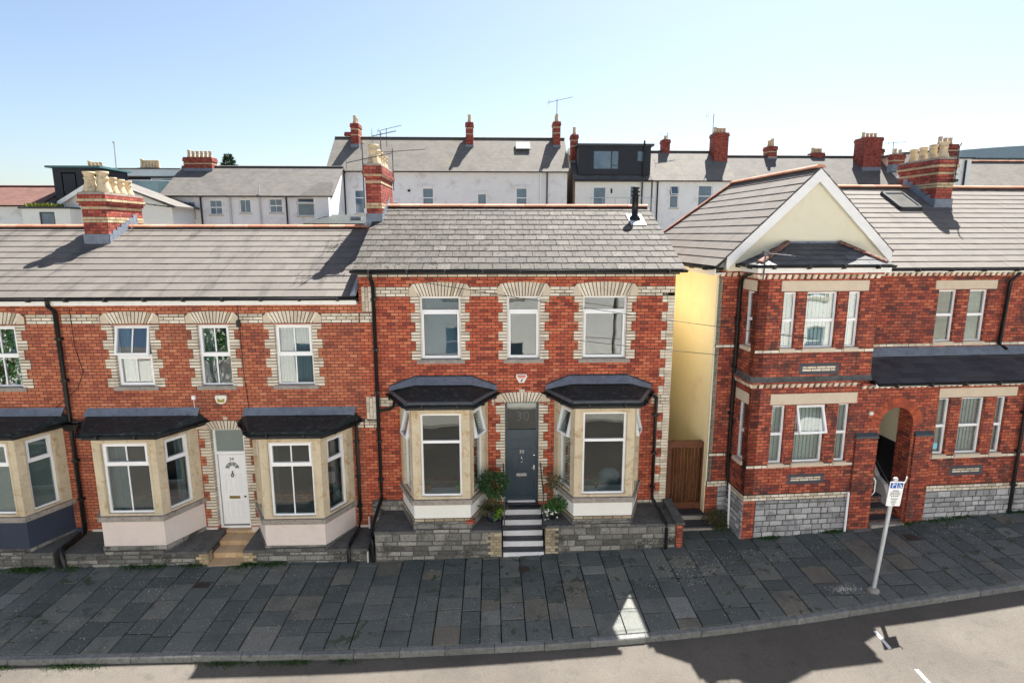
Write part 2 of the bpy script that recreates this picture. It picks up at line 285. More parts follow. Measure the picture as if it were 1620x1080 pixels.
# ------------------------------------------------------------------ mesh builder
ORG = {}
class MB:
    def __init__(s): s.v = []; s.f = []; s.mi = []; s.sm = []; s.mat = 0
    def quad(s, *p, smooth=False):
        n = len(s.v); s.v += [tuple(q) for q in p]; s.f.append(tuple(range(n, n + len(p)))); s.mi.append(s.mat); s.sm.append(smooth)
    def raw(s, vs, fs, smooth=False):
        n = len(s.v); s.v += [tuple(q) for q in vs]
        for f in fs: s.f.append(tuple(i + n for i in f)); s.mi.append(s.mat); s.sm.append(smooth)
    def hexa(s, P):   # 8 corner points: bottom 0-3 ccw, top 4-7
        s.raw(P, [(3, 2, 1, 0), (4, 5, 6, 7), (0, 1, 5, 4), (1, 2, 6, 5), (2, 3, 7, 6), (3, 0, 4, 7)])
    def box(s, x0, x1, y0, y1, z0, z1):
        x0, x1 = min(x0, x1), max(x0, x1); y0, y1 = min(y0, y1), max(y0, y1); z0, z1 = min(z0, z1), max(z0, z1)
        s.hexa([(x0, y0, z0), (x1, y0, z0), (x1, y1, z0), (x0, y1, z0), (x0, y0, z1), (x1, y0, z1), (x1, y1, z1), (x0, y1, z1)])
    def pbox(s, P, u0, u1, v0, v1, d0, d1):   # box through a place function (d0 outer, d1 inner)
        s.hexa([P(u0, v0, d0), P(u1, v0, d0), P(u1, v0, d1), P(u0, v0, d1), P(u0, v1, d0), P(u1, v1, d0), P(u1, v1, d1), P(u0, v1, d1)])
    def ppoly(s, P, pts, d0, d1):             # polygon in (u,v) ccw seen from outside, extruded from d0 (outer) to d1
        n = len(pts); vs = [P(u, v, d0) for u, v in pts] + [P(u, v, d1) for u, v in pts]
        fs = [tuple(range(n)), tuple(range(2 * n - 1, n - 1, -1))]
        for i in range(n): j = (i + 1) % n; fs.append((j, i, n + i, n + j))
        s.raw(vs, fs)
    def slab(s, pts, th, down=None):          # polygon in 3-D (ccw from above) with thickness downwards
        n = len(pts); P = [Vector(p) for p in pts]
        dn = Vector(down) if down else Vector((0, 0, -1)); vs = P + [p + dn * th for p in P]
        fs = [tuple(range(n)), tuple(range(2 * n - 1, n - 1, -1))]
        for i in range(n): j = (i + 1) % n; fs.append((j, i, n + i, n + j))
        s.raw(vs, fs)
    def tube(s, pts, r, n=10, cap=True, r1=None):
        P = [Vector(p) for p in pts]; rings = []; vs = []
        up = Vector((0.13, 0.31, 0.94))
        for i, p in enumerate(P):
            t = (P[min(i + 1, len(P) - 1)] - P[max(i - 1, 0)]).normalized()
            a = t.cross(up)
            if a.length < .05: a = t.cross(Vector((1, 0, 0)))
            a.normalize(); b = t.cross(a)
            rr = r if r1 is None else r + (r1 - r) * i / (len(P) - 1)
            if 0 < i < len(P) - 1:
                cs = (P[i] - P[i - 1]).normalized().dot((P[i + 1] - P[i]).normalized()); rr *= 1 / max(.75, math.sqrt((1 + cs) / 2))
            vs += [p + (a * math.cos(2 * math.pi * k / n) + b * math.sin(2 * math.pi * k / n)) * rr for k in range(n)]
        fs = []
        for i in range(len(P) - 1):
            for k in range(n):
                l = (k + 1) % n; fs.append((i * n + k, i * n + l, (i + 1) * n + l, (i + 1) * n + k))
        s.raw(vs, fs, True)
        if cap:
            m = len(P) - 1
            s.raw(vs[:n], [tuple(range(n - 1, -1, -1))]); s.raw(vs[m * n:], [tuple(range(n))])
    def lathe(s, c, prof, n=20, sx=1, sy=1):
        vs = []; fs = []
        for r, z in prof: vs += [(c[0] + r * sx * math.cos(2 * math.pi * k / n), c[1] + r * sy * math.sin(2 * math.pi * k / n), c[2] + z) for k in range(n)]
        for i in range(len(prof) - 1):
            for k in range(n): l = (k + 1) % n; fs.append((i * n + k, i * n + l, (i + 1) * n + l, (i + 1) * n + k))
        fs.append(tuple(range(n - 1, -1, -1))); fs.append(tuple((len(prof) - 1) * n + k for k in range(n)))
        s.raw(vs, fs, True); s.sm[-1] = s.sm[-2] = False
    def build(s, name, mats, parent=None, loc=None, fixn=True):
        if not isinstance(mats, (list, tuple)): mats = [mats]
        o = ORG.get(parent.name, Vector((0, 0, 0))) if parent else Vector(loc or (0, 0, 0))
        me = bpy.data.meshes.new(name); me.from_pydata([(v[0] - o[0], v[1] - o[1], v[2] - o[2]) for v in s.v], [], s.f)
        for m in mats: me.materials.append(M[m] if isinstance(m, str) else m)
        me.polygons.foreach_set('material_index', s.mi); me.polygons.foreach_set('use_smooth', s.sm)
        if fixn:
            bm = bmesh.new(); bm.from_mesh(me); bmesh.ops.recalc_face_normals(bm, faces=bm.faces); bm.to_mesh(me); bm.free()
        me.update(); uvl = me.uv_layers.new(name='UVMap'); Z = Vector((0, 0, 1)); buf = [0.0] * (2 * len(me.loops)); vv = me.vertices
        for p in me.polygons:
            nn = p.normal; t = Z.cross(nn)
            if t.length < .05: t = Vector((1, 0, 0))
            else: t.normalize()
            b = nn.cross(t)
            for li in p.loop_indices:
                q = vv[me.loops[li].vertex_index].co + o; buf[2 * li] = q.dot(t); buf[2 * li + 1] = q.dot(b)
        uvl.data.foreach_set('uv', buf)
        ob = bpy.data.objects.new(name, me); COL.objects.link(ob)
        if parent: ob.parent = parent
        else: ob.location = o
        ORG[ob.name] = o
        return ob

def tag(o, label=None, cat=None, group=None, kind=None):
    for k, v in (('label', label), ('category', cat), ('group', group), ('kind', kind)):
        if v: o[k] = v
    return o
def thing(name, label, cat, loc=(0, 0, 0), group=None, local=False, rot=0.0):
    o = bpy.data.objects.new(name, None); COL.objects.link(o); o.location = loc; o.rotation_euler = (0, 0, rot)
    o.empty_display_size = .2
    ORG[o.name] = Vector((0, 0, 0)) if local else Vector(loc)
    return tag(o, label, cat, group)
def place(o, t=(1, 0, 0)):
    """(u along the wall, v up, d inwards) -> 3-D; the wall's outer face passes through o"""
    o = Vector(o); t = Vector(t).normalized(); n = Vector((0, 0, 1)).cross(t)
    return lambda u, v, d=0.0: o + t * u + n * d + Vector((0, 0, v))

def holed(mb, P, u0, u1, v0, v1, holes, d0=0.0, d1=0.25, arch=None, vtop=None):
    """a wall slab with rectangular openings (and arch=(uc, r, vspring, vbase)); closed on all sides"""
    hs = list(holes)
    if arch: uc, r, vs, vb = arch; hs.append((uc - r, uc + r, vb, vs + r))
    us = sorted({u0, u1, *[h[i] for h in hs for i in (0, 1)]}); vs_ = sorted({v0, v1, *[h[i] for h in hs for i in (2, 3)]})
    us = [u for u in us if u0 <= u <= u1]; vs_ = [v for v in vs_ if v0 <= v <= v1]
    def inh(u, v): return any(h[0] < u < h[1] and h[2] < v < h[3] for h in hs)
    solid = {}
    for i in range(len(us) - 1):
        for j in range(len(vs_) - 1): solid[i, j] = not inh((us[i] + us[i + 1]) / 2, (vs_[j] + vs_[j + 1]) / 2)
    for (i, j), ok in solid.items():
        if not ok: continue
        a, b, c, e = us[i], us[i + 1], vs_[j], vs_[j + 1]
        mb.quad(P(a, c, d0), P(b, c, d0), P(b, e, d0), P(a, e, d0)); mb.quad(P(b, c, d1), P(a, c, d1), P(a, e, d1), P(b, e, d1))
        if not solid.get((i - 1, j)): mb.quad(P(a, c, d1), P(a, c, d0), P(a, e, d0), P(a, e, d1))
        if not solid.get((i + 1, j)): mb.quad(P(b, c, d0), P(b, c, d1), P(b, e, d1), P(b, e, d0))
        if not solid.get((i, j - 1)): mb.quad(P(a, c, d1), P(b, c, d1), P(b, c, d0), P(a, c, d0))
        if not solid.get((i, j + 1)): mb.quad(P(a, e, d0), P(b, e, d0), P(b, e, d1), P(a, e, d1))
    if arch:
        N = 20
        for k in range(N):
            a0 = math.pi * k / N; a1 = math.pi * (k + 1) / N
            p0 = (uc + r * math.cos(a0), vs + r * math.sin(a0)); p1 = (uc + r * math.cos(a1), vs + r * math.sin(a1))
            def edge(p):   # push to the bounding square
                dx, dy = p[0] - uc, p[1] - vs; m = max(abs(dx), dy); return (uc + dx / m * r, vs + dy / m * r)
            q0, q1 = edge(p0), edge(p1)
            for dd, fl in ((d0, 0), (d1, 1)):
                pts = [P(*p0, dd), P(*q0, dd), P(*q1, dd), P(*p1, dd)]
                mb.quad(*(pts if not fl else pts[::-1]))
            mb.quad(P(*p0, d0), P(*p1, d0), P(*p1, d1), P(*p0, d1))

def roof_tiles(mb, O, U, V, poly, course, tw, gap=.004, stagger=.5, th=.014, jitter=.0, rnd=None, lift=.018, holes=()):
    """slates laid in courses on the plane O + U*u + V*v (U level, V up the slope), clipped to a polygon in (u, v)"""
    O = Vector(O); U = Vector(U).normalized(); V = Vector(V).normalized(); N = U.cross(V).normalized()
    if N.z < 0: N = -N
    def clip(pts):
        out = pts; n = len(poly)
        for i in range(n):
            a, b = poly[i], poly[(i + 1) % n]; res = []
            for j in range(len(out)):
                p, q = out[j], out[(j + 1) % len(out)]
                sp_ = (b[0] - a[0]) * (p[1] - a[1]) - (b[1] - a[1]) * (p[0] - a[0]); sq = (b[0] - a[0]) * (q[1] - a[1]) - (b[1] - a[1]) * (q[0] - a[0])
                if sp_ >= 0: res.append(p)
                if sp_ * sq < 0: t = sp_ / (sp_ - sq); res.append((p[0] + (q[0] - p[0]) * t, p[1] + (q[1] - p[1]) * t))
            out = res
            if len(out) < 3: return []
        return out
    um = min(p[0] for p in poly); uM = max(p[0] for p in poly); vm = min(p[1] for p in poly); vM = max(p[1] for p in poly)
    rn = rnd or random.Random(3); row = 0; v = vm
    while v < vM:
        u = um - tw * (1 + (stagger if row % 2 else 0))
        while u < uM:
            a, b = u + gap / 2, u + tw - gap / 2; c, d = v + rn.uniform(-jitter, jitter), v + course + .03
            pts = clip([(a, c), (b, c), (b, min(d, vM)), (a, min(d, vM))])
            if len(pts) >= 3 and not any(h[0] < (a + b) / 2 < h[1] and h[2] < (c + d) / 2 < h[3] for h in holes):
                tilt = rn.uniform(-.0015, .0015)
                top = [O + U * p[0] + V * p[1] + N * (lift * (1 - (p[1] - v) / (course + .03)) + .008 + tilt) for p in pts]
                n = len(top); vs = top + [p - N * th for p in top]
                fs = [tuple(range(n))]
                for i in range(n): j = (i + 1) % n; fs.append((j, i, n + i, n + j))
                mb.raw(vs, fs)
            u += tw
        v += course; row += 1

def ridge_run(mb, a, b, r=.11, L=.45, flat=.7):
    """half-round ridge tiles end to end from a to b"""
    a = Vector(a); b = Vector(b); d = (b - a); n = max(1, round(d.length / L)); d = d / n; t = d.normalized(); s = t.cross(Vector((0, 0, 1))).normalized(); up = s.cross(t)
    for i in range(n):
        p0 = a + d * i + t * .004; p1 = a + d * (i + 1) - t * .004; K = 6
        ring = lambda p, rr: [p + s * (rr * math.cos(math.pi * k / K)) + up * (rr * flat * math.sin(math.pi * k / K) - .02) for k in range(K + 1)]
        r0, r1 = ring(p0, r), ring(p1, r * 1.04); vs = r0 + r1; m = K + 1
        fs = [(k, k + 1, m + k + 1, m + k) for k in range(K)] + [tuple(range(m)), tuple(range(2 * m - 1, m - 1, -1)), (0, m, 2 * m - 1, m - 1)]
        mb.raw(vs, fs)

# white brick trim: courses of separate bricks on a thin mortar bed
CH = .077
def snap(z): return round(z / CH) * CH
def course_bricks(mb, P, u0, u1, v, bw, off=0.0, pr=.006, h=CH, g=.017):
    u = u0
    first = True
    while u < u1 - .02:
        w = (bw - off) if (first and off) else bw; first = False
        e = min(u + w, u1)
        if u1 - e < .05: e = u1
        mb.pbox(P, u + g / 2, e - g / 2, v + g / 2, v + h - g / 2, -pr, .02); u = e
def band(mb, P, u0, u1, v0, n=3, bw=.235):
    mb.mat = 1; mb.pbox(P, u0, u1, v0, v0 + n * CH, -.0025, .02); mb.mat = 0
    for i in range(n): course_bricks(mb, P, u0, u1, v0 + i * CH, bw, (bw / 2 if i % 2 else 0))
def jambs(mb, P, u0, u1, v0, v1, wide=.215, narrow=.11, start_wide=True, sides=(0, 1), reveal=.10, grp=3):
    v = snap(v0); i = 0
    while v < v1 - .03:
        w = wide if ((i // grp) % 2 == 0) == start_wide else narrow
        for sd in sides:
            a, b = (u0 - w, u0) if sd == 0 else (u1, u1 + w)
            ra, rb = (a, b + .004) if sd == 0 else (a - .004, b)
            mb.mat = 1; mb.pbox(P, a, b, v, min(v + CH, v1), -.0025, .02); mb.mat = 0
            mb.pbox(P, a + (.005 if sd == 0 else -.004), b + (.004 if sd == 0 else -.005), v + .009, min(v + CH, v1) - .009, -.006, reveal)
        v += CH; i += 1
def arch_head(mb, P, u0, u1, v, h=.27, rise=.085, key=.30, n=13):
    """flat-bottomed segmental head: cream end blocks and radiating white bricks"""
    uc = (u0 + u1) / 2; hw = (u1 - u0) / 2 + .05
    top = lambda u: v + h + rise * (1 - ((u - uc) / (hw + key)) ** 2)
    mb.mat = 1; K = 12; us = [uc - hw - key * .6 + (2 * hw + 1.2 * key) * i / K for i in range(K + 1)]
    mb.ppoly(P, [(us[0], v), (us[-1], v)] + [(u, top(u) - .01) for u in us[::-1]], -.0025, .03)
    mb.mat = 2
    for sgn in (-1, 1):
        pts = [(uc + sgn * (hw - .02), v + .005), (uc + sgn * (hw + key * .62), v + .005), (uc + sgn * (hw + key * .62), v + h * .72), (uc + sgn * (hw + .10), top(uc + hw + .1) - .005)]
        if sgn < 0: pts = pts[::-1]
        mb.ppoly(P, pts, -.007, .03)
    mb.mat = 0; spread = .16
    for i in range(n):
        f0, f1 = -1 + 2 * i / n, -1 + 2 * (i + 1) / n; g = .010
        b0, b1 = uc + f0 * (hw - .03) + g, uc + f1 * (hw - .03) - g; t0, t1 = uc + f0 * (hw - .03 + spread) + g, uc + f1 * (hw - .03 + spread) - g
        mb.ppoly(P, [(b0, v + .004), (b1, v + .004), (t1, top(t1) - .012), (t0, top(t0) - .012)], -.006, .10)

# ------------------------------------------------------------------ windows
def hung(P, vt, d0, ang):
    """place function of a leaf hinged along its top edge (v = vt) and pushed out by ang degrees"""
    c, s = math.cos(R(ang)), math.sin(R(ang))
    return lambda u, v, d=0.0: P(u, vt - (vt - v) * c - (d - d0) * s, d0 - (vt - v) * s + (d - d0) * c)
def frame_rect(mb, P, u0, u1, v0, v1, w, d0, d1):
    mb.pbox(P, u0, u1, v0, v0 + w, d0, d1); mb.pbox(P, u0, u1, v1 - w, v1, d0, d1)
    mb.pbox(P, u0, u0 + w, v0 + w, v1 - w, d0, d1); mb.pbox(P, u1 - w, u1, v0 + w, v1 - w, d0, d1)
def window(parent, P, u0, u1, v0, v1, trans=None, bar=False, sash_low=True, sash_top=False, open_top=0, d=.10, fw=.055, cover=None, pane='glass', sill=None, fmat='upvc', name='window', label=None, number=None):
    """frame object with its panes (and blind or curtain) as children"""
    mb = MB(); frame_rect(mb, P, u0, u1, v0, v1, fw, d, d + .07); panes = []
    um = (u0 + u1) / 2
    def leaf(a, b, c, e, sash, PP):
        w = 0
        if sash: w = .05; frame_rect(mb, PP, a - .012, b + .012, c - .012, e + .012, w, d - .022, d + .05)
        panes.append((PP, a + w - .004, b - w + .004, c + w - .004, e - w + .004))
        if bar: mb.pbox(PP, um - .013, um + .013, c + w, e - w, d + .002, d + .022)
    if trans:
        vt = v0 + (v1 - v0) * trans; mb.pbox(P, u0 + fw, u1 - fw, vt - .032, vt + .032, d - .004, d + .07)
        leaf(u0 + fw, u1 - fw, v0 + fw, vt - .032, sash_low, P)
        leaf(u0 + fw, u1 - fw, vt + .032, v1 - fw, sash_top or open_top, hung(P, v1 - fw, d, open_top) if open_top else P)
    else: leaf(u0 + fw, u1 - fw, v0 + fw, v1 - fw, sash_low, P)
    fo = mb.build(name, fmat, parent)
    if label: fo['label'] = label
    for PP, a, b, c, e in panes:
        g = MB(); g.pbox(PP, a, b, c, e, d + .024, d + .032); g.build('pane', pane, fo)
    if sill:
        g = MB(); g.pbox(P, u0 - sill, u1 + sill, v0 - .085, v0 - .003, -.05, d); g.pbox(P, u0 - sill + .01, u1 + sill - .01, v0 - .003, v0 + .012, -.03, d - .002); g.build('sill', 'sill_stone' if sill > .06 else 'stone_lintel', fo)
    if cover == 'vertical':
        g = MB(); n = max(3, int((u1 - u0) / .09)); dd = d + .14
        for i in range(n):
            a = u0 + (u1 - u0) * i / n; b = u0 + (u1 - u0) * (i + 1) / n
            g.hexa([P(a, v0 + .01, dd), P(b, v0 + .01, dd + .03), P(b, v0 + .01, dd + .034), P(a, v0 + .01, dd + .004), P(a, v1, dd), P(b, v1, dd + .03), P(b, v1, dd + .034), P(a, v1, dd + .004)])
        g.build('blind', 'blind', fo)
    if cover == 'roller':
        g = MB(); g.pbox(P, u0, u1, v0 + .02, v1, d + .16, d + .17); g.build('blind', 'roller', fo)
    if cover == 'venetian':
        g = MB(); v = v0 + .03
        while v < v1 - .03:
            g.hexa([P(u0 + .01, v, d + .13), P(u1 - .01, v, d + .13), P(u1 - .01, v + .03, d + .165), P(u0 + .01, v + .03, d + .165), P(u0 + .01, v + .004, d + .13), P(u1 - .01, v + .004, d + .13), P(u1 - .01, v + .034, d + .165), P(u0 + .01, v + .034, d + .165)]); v += .052
        g.build('blind', 'slat', fo)
    if cover in ('curtains', 'curtain_left', 'curtain_right', 'curtain_full'):
        spans = {'curtains': [(u0, u0 + .26 * (u1 - u0)), (u1 - .26 * (u1 - u0), u1)], 'curtain_left': [(u0, u0 + .35 * (u1 - u0))], 'curtain_right': [(u1 - .35 * (u1 - u0), u1)], 'curtain_full': [(u0, u1)]}[cover]
        for a, b in spans:
            g = MB(); n = max(8, int((b - a) / .02)); pts = [(a + (b - a) * i / n, d + .2 + .025 * math.sin(i * 1.9) + .012 * math.sin(i * .7)) for i in range(n + 1)]
            vs = [P(u, v0 - .05, q) for u, q in pts] + [P(u, v1, q) for u, q in pts] + [P(u, v0 - .05, q + .006) for u, q in pts] + [P(u, v1, q + .006) for u, q in pts]; m = n + 1
            g.raw(vs, [(i, i + 1, m + i + 1, m + i) for i in range(n)] + [(2 * m + i + 1, 2 * m + i, 3 * m + i, 3 * m + i + 1) for i in range(n)], True); g.build('curtain', 'curtain', fo)
    return fo

def text_mesh(body, size, P, u, v, d, ext=.003, align='CENTER'):
    cu = bpy.data.curves.new('t', 'FONT'); cu.body = body; cu.size = size; cu.align_x = align; cu.align_y = 'CENTER'; cu.extrude = ext; cu.resolution_u = 3
    ob = bpy.data.objects.new('t', cu); COL.objects.link(ob); dg = bpy.context.evaluated_depsgraph_get(); me = bpy.data.meshes.new_from_object(ob.evaluated_get(dg))
    mb = MB(); mb.raw([P(u + q.co.x, v + q.co.y, d - q.co.z) for q in me.vertices], [tuple(p.vertices) for p in me.polygons])
    bpy.data.objects.remove(ob); bpy.data.curves.remove(cu); bpy.data.meshes.remove(me); return mb

# ------------------------------------------------------------------ ground
def lerp(tab, x):
    if x <= tab[0][0]: return tab[0][1]
    for (a, b), (c, d) in zip(tab, tab[1:]):
        if x <= c:
            t = (x - a) / (c - a); return b + (d - b) * t
    return tab[-1][1]
GT = [(-40, -.6), (-20, -.25), (-11, -.09), (-2.7, -.06), (.3, .03), (4, .19), (6.2, .24), (8.8, .36), (10.7, .5), (13.1, .64), (20, 1.0), (40, 2.0)]
def smooth_tab(tab, x, w=1.0): return (lerp(tab, x - w) + 2 * lerp(tab, x) + lerp(tab, x + w)) / 4
KT = [(-40, -3.7), (-9, -3.98), (-3, -4.07), (1.2, -4.12), (3.8, -4.04), (5.85, -3.8), (8.05, -3.52), (9.5, -3.38), (11.5, -3.2), (15, -2.95), (40, -1.5)]
def KY(x): return smooth_tab(KT, x, .9)
def GZ(x): return smooth_tab(GT, x, .8)
WY = -1.0
def PZ(x, y):                         # pavement: falls slightly to the kerb
    k = KY(x); t = max(0, min(1, (y - k) / (WY - k))); return GZ(x) - .085 * (1 - t)
def RZ(x, y):                         # road: one kerb step below, slight camber
    k = KY(x); t = max(0, k - y); return GZ(x) - .085 - .115 + .02 * min(t, 3.5) - .02 * max(0, min(t - 3.5, 3.5))
def base_top(x): return GZ(x)

mb = MB(); xs = [-600, -200, -60, -30, -16] + [-14 + i for i in range(33)] + [20, 25, 40, 80, 200, 600]; ys = [-600, -100, -40, -20, -12, -1.0, 9, 14, 20, 28, 40, 60, 120, 600, 2500]
def TZ(x, y):
    g = GZ(max(-40, min(40, x))) - .32
    if y <= 9: return g
    if y < 28: return g + (5.0) * (y - 9) / 19
    if y < 120: return g + 5.0 + (y - 28) * .01
    return g + 5.9 - (y - 120) * .002
for i in range(len(xs) - 1):
    for j in range(len(ys) - 1): mb.quad(*[(x, y, TZ(x, y)) for x, y in ((xs[i], ys[j]), (xs[i + 1], ys[j]), (xs[i + 1], ys[j + 1]), (xs[i], ys[j + 1]))])
tag(mb.build('ground', 'earth'), kind='structure')

mb = MB(); NX = 90; X0, X1 = -30.0, 30.0; rows = [.02, -.3, -.8, -1.6, -2.5, -3.5, -5, -7.2]
for i in range(NX):
    xa, xb = X0 + (X1 - X0) * i / NX, X0 + (X1 - X0) * (i + 1) / NX
    for a, b in zip(rows, rows[1:]):
        mb.quad(*[(x, KY(x) + r, RZ(x, KY(x) + r)) for x, r in ((xa, b), (xb, b), (xb, a), (xa, a))], smooth=True)
road = tag(mb.build('road', 'asphalt'), kind='structure')

# pavement: flagstones in bands across the footway, over a dark bed
mb = MB(); mb.mat = 1
for i in range(NX):
    xa, xb = X0 + (X1 - X0) * i / NX, X0 + (X1 - X0) * (i + 1) / NX; yy = [0.0, .35, .7, 1.0]
    for a, b in zip(yy, yy[1:]):
        pts = []
        for x, t in ((xa, a), (xb, a), (xb, b), (xa, b)):
            y = KY(x) + .02 + (1.4 - KY(x)) * t; pts.append((x, y, PZ(x, y) - .014))
        mb.quad(*pts)
mb.mat = 0; rg = random.Random(11); x = -17.0
def fan(x, y): return x + (y + 1) * (.035 if x < 0 else -.02) * min(1, abs(x) / 8)
while x < 17.5:
    w = rg.uniform(.38, .60); y = -.75 if x < 4.5 else 0.3; xc = x + w / 2; yend = KY(xc) + .135
    first = True
    while y > yend + .02:
        L = rg.uniform(.34, .70) * (rg.uniform(.35, 1) if first else 1); first = False
        y2 = max(y - L, yend)
        if y2 - yend < .22: y2 = yend
        g = .0115; h = rg.uniform(-.004, .004); tl = rg.uniform(-.004, .004)
        cs = [(x + g, y2 + g), (x + w - g, y2 + g), (x + w - g, y - g), (x + g, y - g)]
        cs = [(fan(a, b) + rg.uniform(-.004, .004), b + rg.uniform(-.010, .010)) for a, b in cs]
        if y2 == yend: cs[0] = (cs[0][0], KY(cs[0][0]) + .135); cs[1] = (cs[1][0], KY(cs[1][0]) + .135)
        top = [(a, b, PZ(a, b) + h + tl * (i % 2)) for i, (a, b) in enumerate(cs)]
        ins = [(a + (xc - a) * .03, b + ((y + y2) / 2 - b) * .03, z + .004) for a, b, z in top]
        vs = [(a, b, z - .03) for a, b, z in top] + [(a, b, z - .004) for a, b, z in top] + ins
        fs = [(8, 9, 10, 11)]
        for k in range(4): l = (k + 1) % 4; fs += [(k, l, 4 + l, 4 + k), (4 + k, 4 + l, 8 + l, 8 + k)]
        mb.raw(vs, fs)
        y = y2
    x += w
pav = tag(mb.build('pavement', ['flag', 'joint']), kind='structure')

# kerb stones
mb = MB(); x = -18.0; rg = random.Random(5)
while x < 18:
    L = rg.uniform(.85, 1.15); n = 3
    for_pts = [x + .006 + (L - .012) * i / n for i in range(n + 1)]; vs = []; dz = rg.uniform(-.006, .006); dy = rg.uniform(-.008, .008)
    for q in for_pts:
        k = KY(q) + dy; zt = PZ(q, k) + dz; zb = zt - .24
        vs += [(q, k + .125, zb), (q, k + .125, zt), (q, k + .018, zt), (q, k + .002, zt - .016), (q, k - .012, zb)]
    fs = []
    for i in range(n):
        for j in range(5): l = (j + 1) % 5; fs.append((i * 5 + j, i * 5 + l, (i + 1) * 5 + l, (i + 1) * 5 + j))
    fs += [(0, 1, 2, 3, 4), tuple(n * 5 + j for j in (4, 3, 2, 1, 0))]; mb.raw(vs, fs); x += L
tag(mb.build('kerb', 'kerb'), kind='structure')
mb = MB()      # far-side footway and paved front yards, added unseen and pale to bounce light
for i in range(NX):
    xa, xb = X0 + (X1 - X0) * i / NX, X0 + (X1 - X0) * (i + 1) / NX
    mb.quad(*[(x, y, RZ(x, KY(x) - 7.2) + .12) for x, y in ((xa, -16), (xb, -16), (xb, KY(xb) - 7.1), (xa, KY(xa) - 7.1))])
    mb.quad(*[(x, KY(x) - 7.1, RZ(x, KY(x) - 7.2) + h) for x, h in ((xa, -.1), (xb, -.1), (xb, .12), (xa, .12))])
mb.slab([(4.44, .36, .48), (5.48, .36, .48), (5.2, 9, .5), (4.44, 9, .5)], .3)  # unseen passage floor behind the gate, pale to bounce light onto the yellow wall
tag(mb.build('path', plain('pale_concrete_paving', (.50, .47, .41), .9, .12, 1.0)), kind='structure')
# parking bay ticks on the road
mb = MB()
for (ax, ay), (bx, by) in (((7.31, -4.1), (7.27, -4.6)), ((7.36, -5.15), (7.33, -5.75))):
    mb.slab([(ax, ay, RZ(ax, ay) + .005), (bx, by, RZ(bx, by) + .005), (bx + .065, by, RZ(bx, by) + .005), (ax + .065, ay, RZ(ax, ay) + .005)], .004)
tag(mb.build('road_markings', 'lamp_white'), kind='structure')
# drain covers let into the flagstones
DRAIN = 'drain covers in the pavement'
for cx, cy, sx, lab in ((-6.5, -1.8, .36, 'rusty iron drain cover in the paving below the tan tiled steps'), (.72, -1.62, .26, 'small iron drain cover in the paving below the black and white steps'), (10.1, -1.25, .34, 'iron cover in the paving right of the arched entrance')):
    o = thing('drain_cover', lab, 'drain cover', (cx, cy, PZ(cx, cy)), DRAIN)
    z = PZ(cx, cy) + .006; m1 = MB(); m1.box(cx - sx / 2, cx + sx / 2, cy - .12, cy + .12, z - .02, z + .003); m1.build('frame', 'iron', o)
    m2 = MB()
    for i in range(6): m2.box(cx - sx / 2 + .02, cx + sx / 2 - .02, cy - .10 + i * .035, cy - .085 + i * .035, z + .003, z + .010)
    m2.build('grate', 'iron', o)

# ------------------------------------------------------------------ shared house parts
def gutter(mb, a, b, r=.065, out=(0, -1, 0)):
    """half-round gutter open at the top, from a to b"""
    a = Vector(a); b = Vector(b); o = Vector(out); K = 8; prof = []
    for k in range(K + 1): t = math.pi * k / K; prof.append((math.cos(t) * r, -math.sin(t) * r))
    for k in range(K, -1, -1): t = math.pi * k / K; prof.append((math.cos(t) * (r - .012), -math.sin(t) * (r - .012)))
    vs = [p + o * (c + r) + Vector((0, 0, h)) for p in (a, b) for c, h in prof]; n = len(prof)
    fs = [(i, (i + 1) % n, n + (i + 1) % n, n + i) for i in range(n)] + [tuple(range(n)), tuple(range(2 * n - 1, n - 1, -1))]
    mb.raw(vs, fs, True); d = (b - a).length; m = int(d / .9)
    for i in range(m + 1):
        p = a + (b - a) * ((i + .5) / (m + 1)); t = (b - a).normalized()
        mb.hexa([p - t * .02 + o * .0 + Vector((0, 0, -.09)), p + t * .02 + Vector((0, 0, -.09)), p + t * .02 - o * .0 + o * (2 * r + .006) + Vector((0, 0, -.075)), p - t * .02 + o * (2 * r + .006) + Vector((0, 0, -.075)),
                 p - t * .02 + Vector((0, 0, .012)), p + t * .02 + Vector((0, 0, .012)), p + t * .02 + o * (2 * r + .006) + Vector((0, 0, .012)), p - t * .02 + o * (2 * r + .006) + Vector((0, 0, .012))])
def downpipe(parent, pts, r=.042, name='drainpipe', mat='black', brackets=()):
    mb = MB(); mb.tube(pts, r, 10)
    for z, x, y in brackets: mb.box(x - r * 1.5, x + r * 1.5, y - r * 1.15, y + r * 1.3, z - .03, z + .03)
    return mb.build(name, mat, parent)
def chimney_pot(parent, c, h, r, mat='pot'):
    mb = MB(); mb.lathe(c, [(r * 1.25, 0), (r * 1.25, .03), (r * 1.2, h * .12), (r * .85, h * .45), (r * .78, h * .62), (r * .95, h * .66), (r * .95, h * .7), (r * .82, h * .73), (r * .82, h * .86), (r * 1.0, h * .9), (r * 1.0, h), (r * .72, h), (r * .7, h * .8)], 16)
    return mb.build('chimney_pot', mat, parent)
